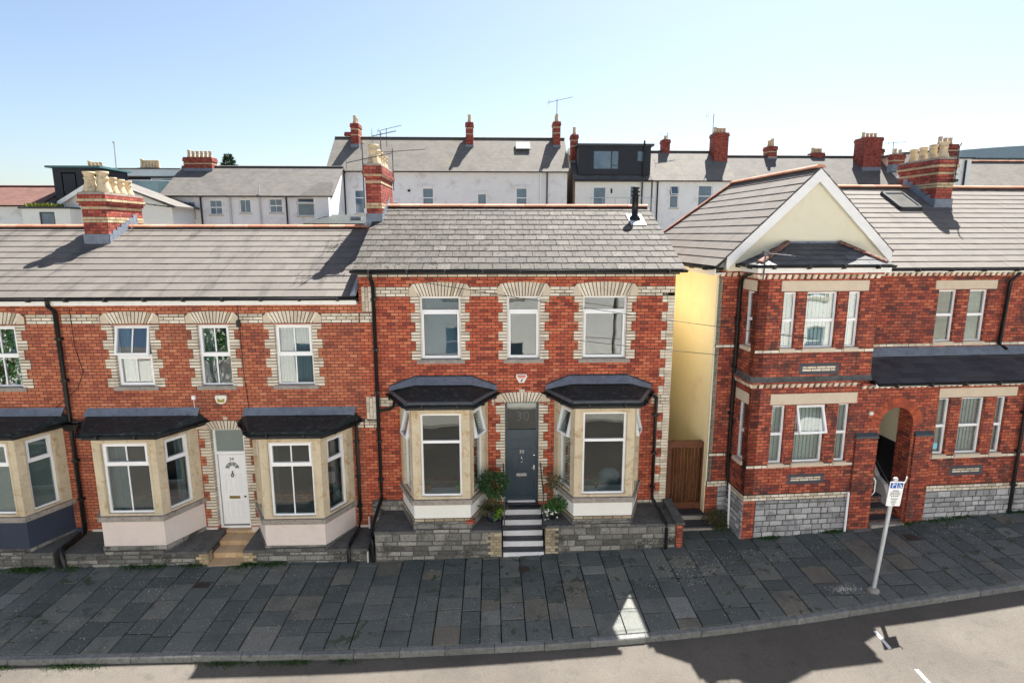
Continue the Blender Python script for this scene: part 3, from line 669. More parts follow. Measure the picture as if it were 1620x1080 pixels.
def chimney(parent, x0, x1, y0, y1, z0, z1, bands, pots, lead_z=None, wmat='yellow_brick', P0=None):
    """brick stack with projecting cap courses, pale bands and clay pots"""
    mb = MB(); top = z1 - .30; mb.box(x0, x1, y0, y1, z0, top)
    for i, (e, h0, h1) in enumerate(((.035, top, top + .077), (.07, top + .077, top + .154), (.05, top + .154, z1))): mb.box(x0 - e, x1 + e, y0 - e, y1 + e, h0, h1)
    st = mb.build('chimney', ['brickC'], parent)
    def ring(z, n, e):
        w = MB()
        for k in range(n):
            for t, L, o in (((1, 0, 0), x1 - x0 + 2 * e, (x0 - e, y0 - e, 0)), ((0, 1, 0), y1 - y0 + 2 * e, (x1 + e, y0 - e, 0)), ((-1, 0, 0), x1 - x0 + 2 * e, (x1 + e, y1 + e, 0)), ((0, -1, 0), y1 - y0 + 2 * e, (x0 - e, y1 + e, 0))):
                course_bricks(w, place(o, t), 0, L, z + k * CH, .235, .117 if k % 2 else 0)
        w.build('pale_band', wmat, st)
    for z, n, e in bands: ring(z, n, e)
    f = MB(); f.box(x0 - .07 + .03, x1 + .04, y0 - .04, y1 + .04, z1, z1 + .05); f.build('flaunching', 'sill_stone', st)
    for (px, py, r, h) in pots: chimney_pot(st, (px, py, z1 + .045), h, r)
    return st

M['block_dark'] = island('rough_limestone', [(0, (.085, .085, .08)), (.4, (.17, .168, .155)), (.8, (.26, .255, .235)), (1, (.36, .35, .32))], rough=.9, stain=(.026, .028, .026), stain_amt=.9, stain_scale=2.2, fine=.4, bump=.9, specks=(((.42, .41, .36), 30, .62, .5),))
M['block_pale'] = island('rock_faced_limestone', [(0, (.24, .245, .26)), (.5, (.34, .345, .36)), (1, (.46, .465, .47))], rough=.9, stain=(.13, .125, .12), stain_amt=.7, stain_scale=3.5, fine=.3, bump=.9)
def blocks(mb, P, u0, u1, v0, v1, rg, hmin=.10, hmax=.16, wmin=.18, wmax=.46, pr=.032, j=.012):
    """coursed rough stone: separate blocks standing a little proud of the mortar, each with a bulging face"""
    v = v0
    while v < v1 - .02:
        h = rg.uniform(hmin, hmax); e = min(v + h, v1)
        if v1 - e < .06: e = v1
        u = u0
        while u < u1 - .02:
            w = rg.uniform(wmin, wmax); f = min(u + w, u1)
            if u1 - f < .1: f = u1
            q = rg.uniform(.25, 1) * pr; r_ = lambda: rg.uniform(-.006, .006)
            c = [(u + j, v + j), (f - j, v + j), (f - j, e - j), (u + j, e - j)]; i_ = [(u + j + .03, v + j + .022), (f - j - .03, v + j + .022), (f - j - .03, e - j - .022), (u + j + .03, e - j - .022)]
            vs = [P(a + r_(), b + r_(), .012) for a, b in c] + [P(a + r_(), b + r_(), -q * .35) for a, b in c] + [P(a + r_() * 2, b + r_(), -q + r_() * .8) for a, b in i_]
            mb.raw(vs, [(8, 9, 10, 11)] + [t for k in range(4) for t in ((k, (k + 1) % 4, 4 + (k + 1) % 4, 4 + k), (4 + k, 4 + (k + 1) % 4, 8 + (k + 1) % 4, 8 + k))])
            u = f
        v = e
def bay_window(parent, xc, hw, hf, dep, zs, z0, z1, ztop, panel, zpanel0, brickcourse, stone_base, zbase, style, roofkind, cover=(None, None, None), openv=False, side=.5, name='bay_window', sill_th=.12):
    """canted bay: stone posts and head with three lights, sill, rendered apron, roof and gutter"""
    A = [(xc - hw, 0.0), (xc - hf, -dep), (xc + hf, -dep), (xc + hw, 0.0)]
    body = MB(); segs = []
    for (ax, ay), (bx, by) in zip(A, A[1:]):
        t = Vector((bx - ax, by - ay, 0)); L = t.length; P = place((ax, ay, 0), t); segs.append((P, L))
    holes = []
    for k, (P, L) in enumerate(segs):
        if k == 1: h = (.19, L - .19, z0, z1)
        else:
            a = (.25 if k == 0 else .20); b = (.20 if k == 0 else .25); h = (a, L - b, z0, z1)
        holes.append(h); holed(body, P, 0.0, L, zs, ztop, [h], 0.0, .2)
        # chamfered outer edge of each post reads as a thin raised band round the light
        frame_rect(body, P, h[0] - .05, h[1] + .05, h[2] - .02, h[3] + .05, .035, -.012, .02)
    ob = body.build(name, 'stone_cream', parent)
    sl = MB(); e = .07
    pts = [(xc - hw - e, .02), (xc - hf - e * .55, -dep - e), (xc + hf + e * .55, -dep - e), (xc + hw + e, .02)]
    sl.slab([(x, y, zs) for x, y in pts], sill_th); sl.build('sill', 'sill_stone', ob)
    ap = MB(); z_hi = zs - sill_th
    pts = [(xc - hw, .02), (xc - hf, -dep), (xc + hf, -dep), (xc + hw, .02)]
    ap.slab([(x, y, z_hi) for x, y in pts], z_hi - zpanel0); ap.build('apron', panel, ob)
    if brickcourse:
        bc = MB(); bc.mat = 1; g = .012
        pts = [(xc - hw - g, .02), (xc - hf - g * .6, -dep - g), (xc + hf + g * .6, -dep - g), (xc + hw + g, .02)]
        bc.slab([(x, y, zpanel0) for x, y in pts], .085); bc.mat = 0
        for k, (P, L) in enumerate(segs):
            course_bricks(bc, (lambda P: lambda u, v, d=0.0: P(u, v, d - g))(P), 0.0, L, zpanel0 - .08, .235)
        bc.build('brick_course', ['tan_quoin', 'mortar'], ob)
        zpanel0 -= .085
    pb = MB(); e = .02; pts = [(xc - hw - e, .02), (xc - hf - e, -dep - e), (xc + hf + e, -dep - e), (xc + hw + e, .02)]
    pb.slab([(x, y, zpanel0) for x, y in pts], zpanel0 - zbase); pb.build('plinth', stone_base, ob)
    for k, ((P, L), h) in enumerate(zip(segs, holes)):
        window(ob, P, *h, trans=.69 if style == 29 else .66, bar=(style == 29 and k == 1), sash_low=False, sash_top=(style == 29), open_top=(13 if openv and k != 1 else 0), d=.07, fw=.05, cover=cover[k], pane='glass_dim', name='casement_window')
    # roof
    rf = MB(); e = .16; zr = ztop + .05
    B = [(xc - hw - e * 1.6, -.0), (xc - hf - e * .7, -dep - e), (xc + hf + e * .7, -dep - e), (xc + hw + e * 1.6, -.0)]
    if roofkind == 'hip':
        rise = .20; T = [(xc - hw * .98, -.02), (xc - hf * .95, -.28), (xc + hf * .95, -.28), (xc + hw * .98, -.02)]
        low = [Vector((x, y, zr)) for x, y in B]; hi = [Vector((x, y, zr + rise * (.75 if i in (0, 3) else 1))) for i, (x, y) in enumerate(T)]
        back = [Vector((B[0][0], .02, zr)), Vector((B[3][0], .02, zr))]
        for i in range(3): rf.quad(low[i], low[i + 1], hi[i + 1], hi[i])
        rf.quad(hi[0], hi[1], hi[2], hi[3]); rf.slab([tuple(p) for p in low], .05)
        ro = rf.build('bay_roof', 'felt', ob)
        fl = MB()
        W = [(xc - hw - .22, .004, zr + .13), (xc - hf - .02, .004, zr + .36), (xc + hf + .02, .004, zr + .36), (xc + hw + .22, .004, zr + .13)]
        Wl = [Vector((xc - hw - .23, -.10, zr + .05)), Vector((xc - hf - .02, -.23, zr + .215)), Vector((xc + hf + .02, -.23, zr + .215)), Vector((xc + hw + .23, -.10, zr + .05))]
        for i in range(3):
            a, b, c, d = Wl[i], Wl[i + 1], Vector(W[i + 1]), Vector(W[i]); off = Vector((0, -.012, .014))
            fl.hexa([a, b, c, d, a + off, b + off, c + off, d + off])
        fl.build('lead_flashing', 'lead', ob)
        bt = MB(); poly = [(W[0][0] - .05, zr + .16)] + [(xc - hf - .05 + (2 * hf + .1) * i / 8, zr + .40 + (.02 if i % 2 else -.01)) for i in range(9)] + [(W[3][0] + .05, zr + .16), (xc, zr + .1)]
        bt.ppoly(place((0, 0, 0)), poly[::-1], -.003, .004); bt.build('bitumen_edge', 'paint_black', ob)
    else:
        rise = .17; hiY = -.04
        low = [Vector((x, y, zr)) for x, y in B]; hi = [Vector((xc - hw - .1, hiY, zr + rise)), Vector((xc + hw + .1, hiY, zr + rise))]
        rf.quad(low[1], low[2], hi[1], hi[0]); rf.quad(low[0], low[1], hi[0]); rf.quad(low[2], low[3], hi[1]); rf.slab([tuple(p) for p in low], .06)
        rf.build('bay_roof', 'felt', ob)
        fl = MB(); x0, x1 = xc - hw - .12, xc + hw + .12
        fl.hexa([(x0, -.16, zr + .135), (x1, -.16, zr + .135), (x1, .003, zr + .29), (x0, .003, zr + .29), (x0, -.17, zr + .155), (x1, -.17, zr + .155), (x1, -.012, zr + .31), (x0, -.012, zr + .31)])
        fl.build('lead_flashing', 'lead', ob)
    ed = MB()
    for i in range(3):   # lighter worn edge along the eaves
        a, b = low[i], low[i + 1]; t = (b - a).normalized(); inn = Vector((0, 0, 1)).cross(t); c0, c1 = inn * .075, inn * .0
        ed.hexa([a + t * .02 + Vector((0, 0, .003)), b - t * .02 + Vector((0, 0, .003)), b - t * .06 + c0 + Vector((0, 0, .028)), a + t * .06 + c0 + Vector((0, 0, .028)), a + t * .02 + Vector((0, 0, .016)), b - t * .02 + Vector((0, 0, .016)), b - t * .06 + c0 + Vector((0, 0, .045)), a + t * .06 + c0 + Vector((0, 0, .045))])
    ed.build('lead_edge', 'lead_edge' if roofkind == 'hip' else 'felt', ob)
    gt = MB()
    for i in range(3):
        a, b = Vector((*B[i], zr - .02)), Vector((*B[i + 1], zr - .02)); t = (b - a).normalized(); o = t.cross(Vector((0, 0, 1)))
        gutter(gt, a - t * .01, b + t * .01, .05, o)
        gt.hexa([a - o * .03 + Vector((0, 0, -.12)), b - o * .03 + Vector((0, 0, -.12)), b - o * .05 + Vector((0, 0, -.12)), a - o * .05 + Vector((0, 0, -.12)), a - o * .03, b - o * .03, b - o * .05, a - o * .05])
    gt.build('gutter', 'black', ob)
    return ob

def shell(parent, x0, x1, y1, zb, zt, zf, P_front=None):
    """the plastered rooms behind the front wall"""
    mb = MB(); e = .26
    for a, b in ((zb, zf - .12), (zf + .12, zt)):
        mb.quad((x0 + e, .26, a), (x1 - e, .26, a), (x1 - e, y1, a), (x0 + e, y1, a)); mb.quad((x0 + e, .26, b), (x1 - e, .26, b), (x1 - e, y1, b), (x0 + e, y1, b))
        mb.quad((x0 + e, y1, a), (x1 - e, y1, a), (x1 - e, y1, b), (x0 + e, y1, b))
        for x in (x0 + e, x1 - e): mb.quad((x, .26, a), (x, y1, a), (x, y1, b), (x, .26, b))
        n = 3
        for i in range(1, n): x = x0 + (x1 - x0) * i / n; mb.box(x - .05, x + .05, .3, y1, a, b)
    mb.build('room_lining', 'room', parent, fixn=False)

PF = place((0, 0, 0))      # the terrace's front wall, y = 0
# ------------------------------------------------------------------ house with the slate-blue door (30)
H30 = thing('terraced_house', 'bright red brick house with slate blue front door numbered 30 and two white based bays', 'house', (.63, 0, 0))
L30, R30 = -3.15, 4.42
win30 = [(-1.72, -.74, 4.62, 6.16), (.37, 1.17, 4.62, 6.16), (2.20, 3.28, 4.62, 6.16)]
BL, BR = -1.19, 2.62
mb = MB()
holed(mb, PF, L30, R30, -.3, 6.74, win30 + [(.31, 1.16, .80, 3.56), (BL - .95, BL + .95, 1.5, 3.6), (BR - .95, BR + .95, 1.5, 3.6)], 0, .25)
mb.box(L30, L30 + .25, .25, 7.0, -.3, 6.74); mb.box(L30, R30, 7.0, 7.2, -.3, 6.74); mb.mat = 1; mb.box(R30 - .25, R30, .25, 7.0, -.3, 6.74); mb.mat = 0  # unseen right side rendered yellow, to bounce light onto the facing wall
for xx in (L30, R30 - .25):   # gable ends
    mb.raw([(xx, 0, 6.74), (xx, 7.2, 6.74), (xx, 3.45, 8.27), (xx + .25, 0, 6.74), (xx + .25, 7.2, 6.74), (xx + .25, 3.45, 8.27)], [(0, 1, 2), (5, 4, 3), (0, 2, 5, 3), (1, 4, 5, 2), (0, 3, 4, 1)])
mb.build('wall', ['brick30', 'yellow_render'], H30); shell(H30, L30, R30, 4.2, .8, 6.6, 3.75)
tr = MB()      # white brick dressings of the wall
zb = snap(6.16)
spans = [(-2.74, -1.955), (-.505, .135), (1.40, 2.01), (3.48, 4.42)]
for a, b in spans: band(tr, PF, a, b, zb, 3)
tr.mat = 1; tr.pbox(PF, L30, R30, snap(6.66), snap(6.66) + CH, -.002, .02); tr.mat = 0
course_bricks(tr, PF, L30, R30, snap(6.66), .235)
for a, b in ((-2.74, -2.42), (3.95, 4.42), (-.02, .06), (1.36, 1.44)): band(tr, PF, a, b, snap(3.45), 3, .235)
for sg in (-1,):           # toothed right-hand corner
    v = snap(.92); i = 0
    while v < 6.16:
        if not (snap(3.45) - .01 <= v < snap(3.45) + 3 * CH - .01):
            w = .30 if (i // 3) % 2 == 0 else .16
            tr.mat = 1; tr.pbox(PF, R30 - w, R30 - .0, v, v + CH, -.0025, .02); tr.mat = 0
            for a, b in (((R30 - w, R30 - w + .12), (R30 - w + .12, R30)) if w > .2 else ((R30 - w, R30),)):
                tr.pbox(PF, a + .005, b - .005 + (.008 if b == R30 else 0), v + .006, v + CH - .005, -.006, .12)
        v += CH; i += 1
# stepped white brick bands climbing at the party wall
def soldier(mb, u0, v0, v1, n=3, w=.079):
    mb.mat = 1; mb.pbox(PF, u0, u0 + n * w, v0, v1, -.0025, .02); mb.mat = 0
    for k in range(n):
        v = v0 - (.12 if k % 2 else 0)
        while v < v1 - .02:
            a, b = max(v, v0), min(v + .235, v1)
            if b - a > .03: mb.pbox(PF, u0 + k * w + .005, u0 + (k + 1) * w - .005, a + .005, b - .005, -.006, .02)
            v += .235
soldier(tr, -3.08, 5.80, 6.40); soldier(tr, -3.08, 3.10, 3.72)
band(tr, PF, -2.84, -2.74, zb, 3); band(tr, PF, -2.84, -2.74, snap(3.45), 3); band(tr, PF, -3.14, -2.84, snap(5.56), 3); band(tr, PF, -3.14, -2.84, snap(2.90), 3)
tr.mat = 1; tr.pbox(PF, 3.70, R30, snap(.86), snap(.86) + CH, -.002, .02); tr.mat = 0; course_bricks(tr, PF, 3.70, R30 + .004, snap(.86), .16)
tr.build('white_brick_dressing', ['white_brick', 'mortar'], H30)
for i, (a, b, c, d) in enumerate(win30):
    wo = window(H30, PF, a, b, c, d, trans=.765, sash_low=True, sash_top=False, d=.11, fw=.05, sill=.09, cover='roller' if i == 0 else None, pane=('glass_dim', 'glass', 'glass')[i])
    s = MB(); jambs(s, PF, a, b, c - .02, d + .01); arch_head(s, PF, a, b, snap(d), n=15 if b - a > .9 else 13); s.build('brick_surround', ['white_brick', 'mortar', 'stone_lintel'], wo)
# door
dm = MB(); u0, u1, v0, v1 = .33, 1.14, .86, 3.55
def panel_leaf(mb, P, a, b, c, e, rows, d0, stile=.10, mid=.09):
    """a door leaf of stiles and rails around raised panels"""
    mb.pbox(P, a, b, c, e, d0 + .018, d0 + .05)
    um = (a + b) / 2; mb.pbox(P, a, a + stile, c, e, d0, d0 + .02); mb.pbox(P, b - stile, b, c, e, d0, d0 + .02); mb.pbox(P, um - mid / 2, um + mid / 2, c, e, d0 + .0005, d0 + .02)
    zs = [c] + [x for r_ in rows for x in r_] + [e]
    for k in range(0, len(zs), 2): mb.pbox(P, a + stile, um - mid / 2, zs[k], zs[k + 1], d0, d0 + .02); mb.pbox(P, um + mid / 2, b - stile, zs[k], zs[k + 1], d0, d0 + .02)
    for lo, hi in rows:
        for x0, x1 in ((a + stile, um - mid / 2), (um + mid / 2, b - stile)): mb.pbox(P, x0 + .035, x1 - .035, lo + .035, hi - .035, d0 + .006, d0 + .02)
DD = .12
panel_leaf(dm, PF, u0 + .04, u1 - .04, v0 + .03, 2.66, [(1.02, 1.50), (1.68, 2.16), (2.28, 2.56)], DD)
for a, b in ((u0 - .018, u0 + .04), (u1 - .04, u1 + .018)): dm.pbox(PF, a, b, v0, v1, DD - .04, DD + .06)
dm.pbox(PF, u0 + .04, u1 - .04, 2.66, 2.80, DD - .035, DD + .06); dm.pbox(PF, u0 + .04, u1 - .04, v1 - .05, v1, DD - .035, DD + .06)
door = dm.build('front_door', 'door_blue', H30)
g = MB(); g.pbox(PF, u0 + .04, u1 - .04, 2.80, v1 - .05, DD + .01, DD + .02); g.build('fanlight', 'glass', door)
text_mesh('30', .36, PF, .76, 3.13, DD + .004).build('fanlight_number', 'etched', door)
text_mesh('30', .13, PF, .735, 2.21, DD - .008).build('door_number', 'chrome', door)
g = MB(); g.tube([PF(.735, 2.10, DD - .02), PF(.735, 2.06, DD - .04)], .016, 8); g.tube([PF(.735 + .028 * math.sin(t * .7), 2.0 + .05 * math.cos(t * .7), DD - .035) for t in range(10)], .009, 6); g.build('knocker', 'chrome', door)
g = MB(); g.pbox(PF, .60, .87, 1.56, 1.585, DD - .012, DD); g.pbox(PF, .60, .87, 1.61, 1.64, DD - .012, DD); g.pbox(PF, .615, .855, 1.585, 1.61, DD - .006, DD); g.build('letterbox', 'chrome', door)
g = MB(); g.lathe(PF(1.055, 2.12, DD - .004), [(.028, -.03), (.034, 0), (.028, .03)], 10); g.pbox(PF, 1.035, 1.075, 1.72, 1.86, DD - .012, DD); g.tube([PF(1.055, 1.80, DD - .05), PF(.98, 1.80, DD - .05)], .010, 6); g.tube([PF(1.055, 1.80, DD), PF(1.055, 1.80, DD - .05)], .012, 6); g.build('handle', 'chrome', door)
g = MB(); g.pbox(PF, u0 + .05, u1 - .05, v0 + .005, v0 + .055, DD - .045, DD); g.build('weather_bar', 'white_step', door)
g = MB(); g.pbox(PF, u0 - .03, u1 + .03, v0 - .02, v0 + .004, -.02, .3); g.build('threshold', 'slate_step', door)
s = MB(); jambs(s, PF, .31, 1.16, .93, 3.50, .225, .115); arch_head(s, PF, .31, 1.16, snap(3.52), h=.20, rise=.07, n=13); s.mat = 2; s.ppoly(PF, [(.68, 3.78), (.79, 3.78), (.81, 3.87), (.66, 3.87)], -.012, .02); s.build('brick_surround', ['white_brick', 'mortar', 'stone_lintel'], door)
g = MB(); g.box(-3.04, -2.2, -.035, .01, -.1, 1.03); g.build('stone_base', 'rubble', H30); g = MB(); g.box(3.66, 4.425, -.03, .01, .1, .855); g.build('stone_base', 'rubble', H30)
# bays
bay_window(H30, BL, 1.08, .665, .98, 1.48, 1.53, 3.56, 3.78, 'white_render', 1.00, True, 'rubble', -.25, 30, 'hip', openv=True)
bay_window(H30, BR, 1.08, .70, .98, 1.48, 1.53, 3.56, 3.78, 'white_render', 1.00, True, 'rubble', -.10, 30, 'hip', openv=True)
# roof
def gable_roof(parent, x0, x1, ye, ze, yr, zr, mat, course, tw, gap, stagger, xr0=None, xr1=None, jitter=0.0, ridge=True, holes=(), seed=1, yb=None):
    sl = math.hypot(yr - ye, zr - ze); V = Vector((0, yr - ye, zr - ze)).normalized(); yb = yb or (2 * yr - ye)
    dk = MB(); dk.slab([(x0 + .02, ye + .03, ze - .01), (x1 - .02, ye + .03, ze - .01), (x1 - .02, yr, zr - .01), (x0 + .02, yr, zr - .01)], .06)
    dk.slab([(x0 + .02, yr, zr - .01), (x1 - .02, yr, zr - .01), (x1 - .02, yb, ze - .01), (x0 + .02, yb, ze - .01)], .06)
    ro = dk.build('roof', 'deck', parent)
    t = MB(); roof_tiles(t, (0, ye, ze), (1, 0, 0), V, [(x0, 0), (x1, 0), (x1, sl), (x0, sl)], course, tw, gap, stagger, jitter=jitter, rnd=random.Random(seed), holes=holes)
    Vb = Vector((0, yr - yb, zr - ze)).normalized(); roof_tiles(t, (0, yb, ze), (1, 0, 0), Vb, [(x0, 0), (x1, 0), (x1, sl), (x0, sl)], course * 1.5, tw * 2, gap, stagger)
    t.build('slates', mat, ro)
    if ridge:
        r_ = MB(); ridge_run(r_, (x0 + .02, yr, zr + .03), (x1 - .02, yr, zr + .03), .13, .46 if ridge is True else ridge, .62); r_.build('ridge_tiles', 'ridge', ro)
    return ro
ro = gable_roof(H30, -3.22, 4.57, -.27, 6.80, 3.4, 8.38, 'slate30', .335, .325, .011, .5, jitter=.008, seed=4, ridge=.6)
g = MB(); V_ = Vector((0, 3.67, 1.58)).normalized(); Nn = Vector((0, -1.58, 3.67)).normalized()
for a, b in ((3.80, 4.22),):   # lead slate under the flue
    p = lambda x, t: Vector((x, -.27, 6.80)) + V_ * t + Nn * .034
    g.hexa([p(a, 2.62), p(b, 2.62), p(b, 3.40), p(a, 3.40)] + [q + Nn * .008 for q in (p(a, 2.62), p(b, 2.62), p(b, 3.40), p(a, 3.40))])
g.build('flue_flashing', 'grey_pipe', ro)
g = MB(); c = (3.98, 2.52, 7.98); g.lathe(c, [(.17, -.06), (.17, .04), (.13, .12), (.088, .16), (.088, .66), (.12, .67), (.12, .70), (.075, .71), (.075, .76), (.125, .77), (.125, .80), (.075, .81), (.075, .86), (.11, .87), (.10, .91)], 18); g.build('flue', 'black', ro)
g = MB(); gutter(g, (-3.25, -.25, 6.80), (4.59, -.25, 6.80), .068); g.box(-3.2, 4.44, -.235, -.205, 6.69, 6.80); g.build('gutter', 'black', H30)
g = MB(); g.box(-3.1, 4.42, -.205, .0, 6.745, 6.775); g.build('soffit', 'black', H30)
g = MB()   # verge mortar / bargeboard on the right
for xx in (4.51,):
    g.hexa([(xx, -.27, 6.72), (xx + .03, -.27, 6.72), (xx + .03, 3.4, 8.30), (xx, 3.4, 8.30), (xx, -.27, 6.80), (xx + .03, -.27, 6.80), (xx + .03, 3.4, 8.38), (xx, 3.4, 8.38)])
g.build('bargeboard', 'white_paint', H30)
downpipe(H30, [(-2.79, -.31, 6.72), (-2.79, -.30, 6.62), (-2.79, -.07, 6.42), (-2.79, -.07, 1.35), (-2.79, -.07, 1.1), (-2.86, -.55, .85), (-2.9, -1.07, .62), (-2.86, -1.11, .5), (-2.84, -1.12, -.02)], .042, brackets=[(z, -2.79, -.06) for z in (6.1, 4.9, 3.85, 2.6, 1.6)])
downpipe(H30, [(-2.35, -.25, 3.76), (-2.37, -.22, 3.55), (-2.5, -.09, 3.42), (-2.74, -.07, 3.38)], .036, 'waste_pipe')
downpipe(H30, [(3.80, -.25, 3.80), (3.92, -.12, 3.76), (4.06, -.08, 3.66), (4.06, -.08, 3.45), (4.06, -.08, 1.2), (4.06, -.10, 1.0), (4.12, -.8, .88), (4.15, -1.07, .80), (4.15, -1.11, .7), (4.15, -1.12, .18)], .040, brackets=[(z, 4.06, -.07) for z in (3.2, 2.2, 1.3)])
g = MB(); pts = [(.60, 4.26), (.84, 4.26), (.86, 4.20), (.78, 4.05), (.66, 4.05), (.58, 4.20)]; g.ppoly(PF, pts[::-1], -.07, 0); al = g.build('alarm_box', 'cream_plastic', H30)
g = MB(); g.pbox(PF, .62, .82, 4.205, 4.235, -.074, -.07); g.pbox(PF, .64, .80, 4.17, 4.19, -.074, -.07); g.build('lettering', 'red_ink', al); g = MB(); g.ppoly(PF, [(.69, 4.08), (.73, 4.08), (.755, 4.15), (.715, 4.13)], -.074, -.07); g.build('emblem', 'ink', al)
g = MB(); g.pbox(PF, -.64, -.42, .86, .96, -1.015, -.9); g.build('air_brick', 'brickC', H30)
chimney(H30, -3.36, -2.96, 2.4, 4.35, 7.0, 9.42, [(7.98 + .32, 2, .006), (9.42 - .30 - .16, 1, .006), (9.12 - .001 + .02, 1, .04)], [(-3.16, 2.62, .145, .52), (-3.16, 3.05, .12, .44), (-3.16, 3.45, .12, .42), (-3.16, 3.85, .12, .42), (-3.16, 4.2, .115, .40)])
g = MB()    # lead soakers where the stack meets the slates
for i in range(7):
    y = 2.36 + i * .19; z = 6.80 + .4305 * (y + .27); g.box(-2.958, -2.945, y, y + .185, z - .02, z + .24)
g.box(-3.38, -2.94, 2.37, 2.40, 7.82, 8.17); g.build('lead_flashing', 'lead', H30)
# tv aerials on the stack
def aerial(parent, base, h, dirv, L, n=7, el=.16, r=.012):
    mb = MB(); b = Vector(base); t = b + Vector((0, 0, h)); mb.tube([b, t], r * 1.3, 6); d = Vector(dirv).normalized(); s = d.cross(Vector((0, 0, 1))).normalized()
    p0, p1 = t - d * L * .35 + Vector((0, 0, -.08)), t + d * L * .65 + Vector((0, 0, -.08)); mb.tube([p0, p1], r, 6)
    for i in range(n):
        p = p0 + (p1 - p0) * (i / (n - 1)); q = el * (1.6 if i == 0 else 1 - .4 * i / n); mb.tube([p - s * q, p + s * q], r * .45, 4)
        if i == 0: mb.tube([p - s * q + Vector((0, 0, -.16)), p - s * q + Vector((0, 0, .16))], r * .5, 4); mb.tube([p + s * q + Vector((0, 0, -.16)), p + s * q + Vector((0, 0, .16))], r * .5, 4)
    return mb.build('tv_aerial', 'aerial', parent)
aerial(H30, (-3.40, 2.36, 8.3), 1.75, (1, .35, 0), .1, 2, .05)
aerial(H30, (-3.40, 2.34, 8.3), 1.05 + .3, (1, .25, .25), 1.25, 9, .12)
aerial(H30, (-2.90, 4.2, 8.9), 1.2, (1, .3, .12), 1.5, 9, .16)
aerial(H30, (-3.2, 4.0, 9.6), .95, (1, .2, .25), .7, 6, .2)

# ------------------------------------------------------------------ house with the white door (29)
H29 = thing('terraced_house', 'red brick house with white front door numbered 29 and pale pink based bays', 'house', (-6.5, 0, 0))
L29, R29 = -10.15, -3.15
win29 = [(-8.95, -8.08, 4.02, 5.51), (-6.99, -6.24, 4.02, 5.51), (-5.18, -4.29, 4.02, 5.51)]
B1, B2 = -8.42, -4.68
mb = MB()
holed(mb, PF, L29, R29, -.4, 6.02, win29 + [(-6.91, -6.10, .26, 2.95), (B1 - .95, B1 + .95, 1.2, 3.0), (B2 - .95, B2 + .95, 1.2, 3.0)], 0, .25)
mb.box(L29, L29 + .25, .25, 7.0, -.4, 6.02); mb.box(L29, R29, 7.0, 7.2, -.4, 6.02)
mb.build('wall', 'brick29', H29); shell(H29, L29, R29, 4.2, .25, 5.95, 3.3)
tr = MB(); zb = snap(5.56)
for a, b, z in ((-10.08, -9.19, zb), (-7.84, -7.23, zb), (-6.0, -5.42, zb), (-4.05, -3.16, zb), (-10.1, -9.72, snap(2.90)), (-7.22, -7.12, snap(2.90)), (-3.40, -3.16, snap(2.90))):
    tr = MB(); band(tr, PF, a, b, z, 3); tr.build('white_brick_band', ['white_brick', 'mortar'], H29)
for i, (a, b, c, d) in enumerate(win29):
    wo = window(H29, PF, a, b, c, d, trans=.5, bar=True, sash_low=(i == 0), sash_top=True, open_top=14 if i == 0 else 0, d=.09, fw=.05, sill=.09, cover=('curtains', 'curtain_left', 'curtain_full')[i], label=('window with its top light pushed open' if i == 0 else None))
    s = MB(); jambs(s, PF, a, b, c - .02, d + .01, .24, .13); arch_head(s, PF, a, b, snap(d), h=.23, rise=.07, n=13); s.build('brick_surround', ['white_brick', 'mortar', 'stone_lintel'], wo)
dm = MB(); u0, u1, v0, v1, DD = -6.90, -6.11, .28, 2.94, .14
frame_rect(dm, PF, u0, u1, v0, v1, .06, DD - .03, DD + .06); dm.pbox(PF, u0 + .06, u1 - .06, 2.24, 2.32, DD - .03, DD + .06)
dm.pbox(PF, u0 + .075, u1 - .075, v0 + .07, 2.22, DD, DD + .05); a, b = u0 + .075, u1 - .075; um = (a + b) / 2
for lo, hi in ((.52, .98), (1.20, 1.72)):
    for x0, x1 in ((a + .12, um - .05), (um + .05, b - .12)): frame_rect(dm, PF, x0, x1, lo, hi, .018, DD - .008, DD); dm.pbox(PF, x0 + .045, x1 - .045, lo + .045, hi - .045, DD - .006, DD)
door = dm.build('front_door', 'upvc', H29)
g = MB(); g.pbox(PF, u0 + .06, u1 - .06, 2.32, v1 - .06, DD, DD + .012); g.build('fanlight', 'frost', door)
text_mesh('29', .12, PF, um, 2.10, DD - .006).build('door_number', 'ink', door)
g = MB()
for k in range(4):
    a0, a1 = math.pi * (k + .07) / 4, math.pi * (k + .93) / 4; c = (um, 1.86); r0, r1 = .075, .17
    pts = [(c[0] + r0 * math.cos(a0), c[1] + r0 * math.sin(a0)), (c[0] + r1 * math.cos(a0), c[1] + r1 * math.sin(a0)), (c[0] + r1 * math.cos((a0 + a1) / 2), c[1] + r1 * math.sin((a0 + a1) / 2)), (c[0] + r1 * math.cos(a1), c[1] + r1 * math.sin(a1)), (c[0] + r0 * math.cos(a1), c[1] + r0 * math.sin(a1))]
    g.ppoly(PF, pts, DD - .005, DD + .002)
g.build('fan_window', 'frost', door)
g = MB(); g.tube([PF(um, 1.80, DD - .015), PF(um, 1.74, DD - .03)], .012, 6); g.tube([PF(um + .03 * math.sin(t * .7), 1.69 + .045 * math.cos(t * .7), DD - .03) for t in range(10)], .010, 6); g.build('knocker', 'alu', door)
g = MB(); g.pbox(PF, um - .13, um + .13, 1.06, 1.13, DD - .012, DD); g.build('letterbox', 'brass', door)
g = MB(); g.lathe(PF(b - .05, 1.12, DD - .03), [(.02, -.02), (.028, 0), (.02, .02)], 10); g.build('handle', 'alu', door)
g = MB(); g.pbox(PF, a, b, v0 + .055, v0 + .085, DD - .02, DD); g.build('weather_bar', 'alu', door)
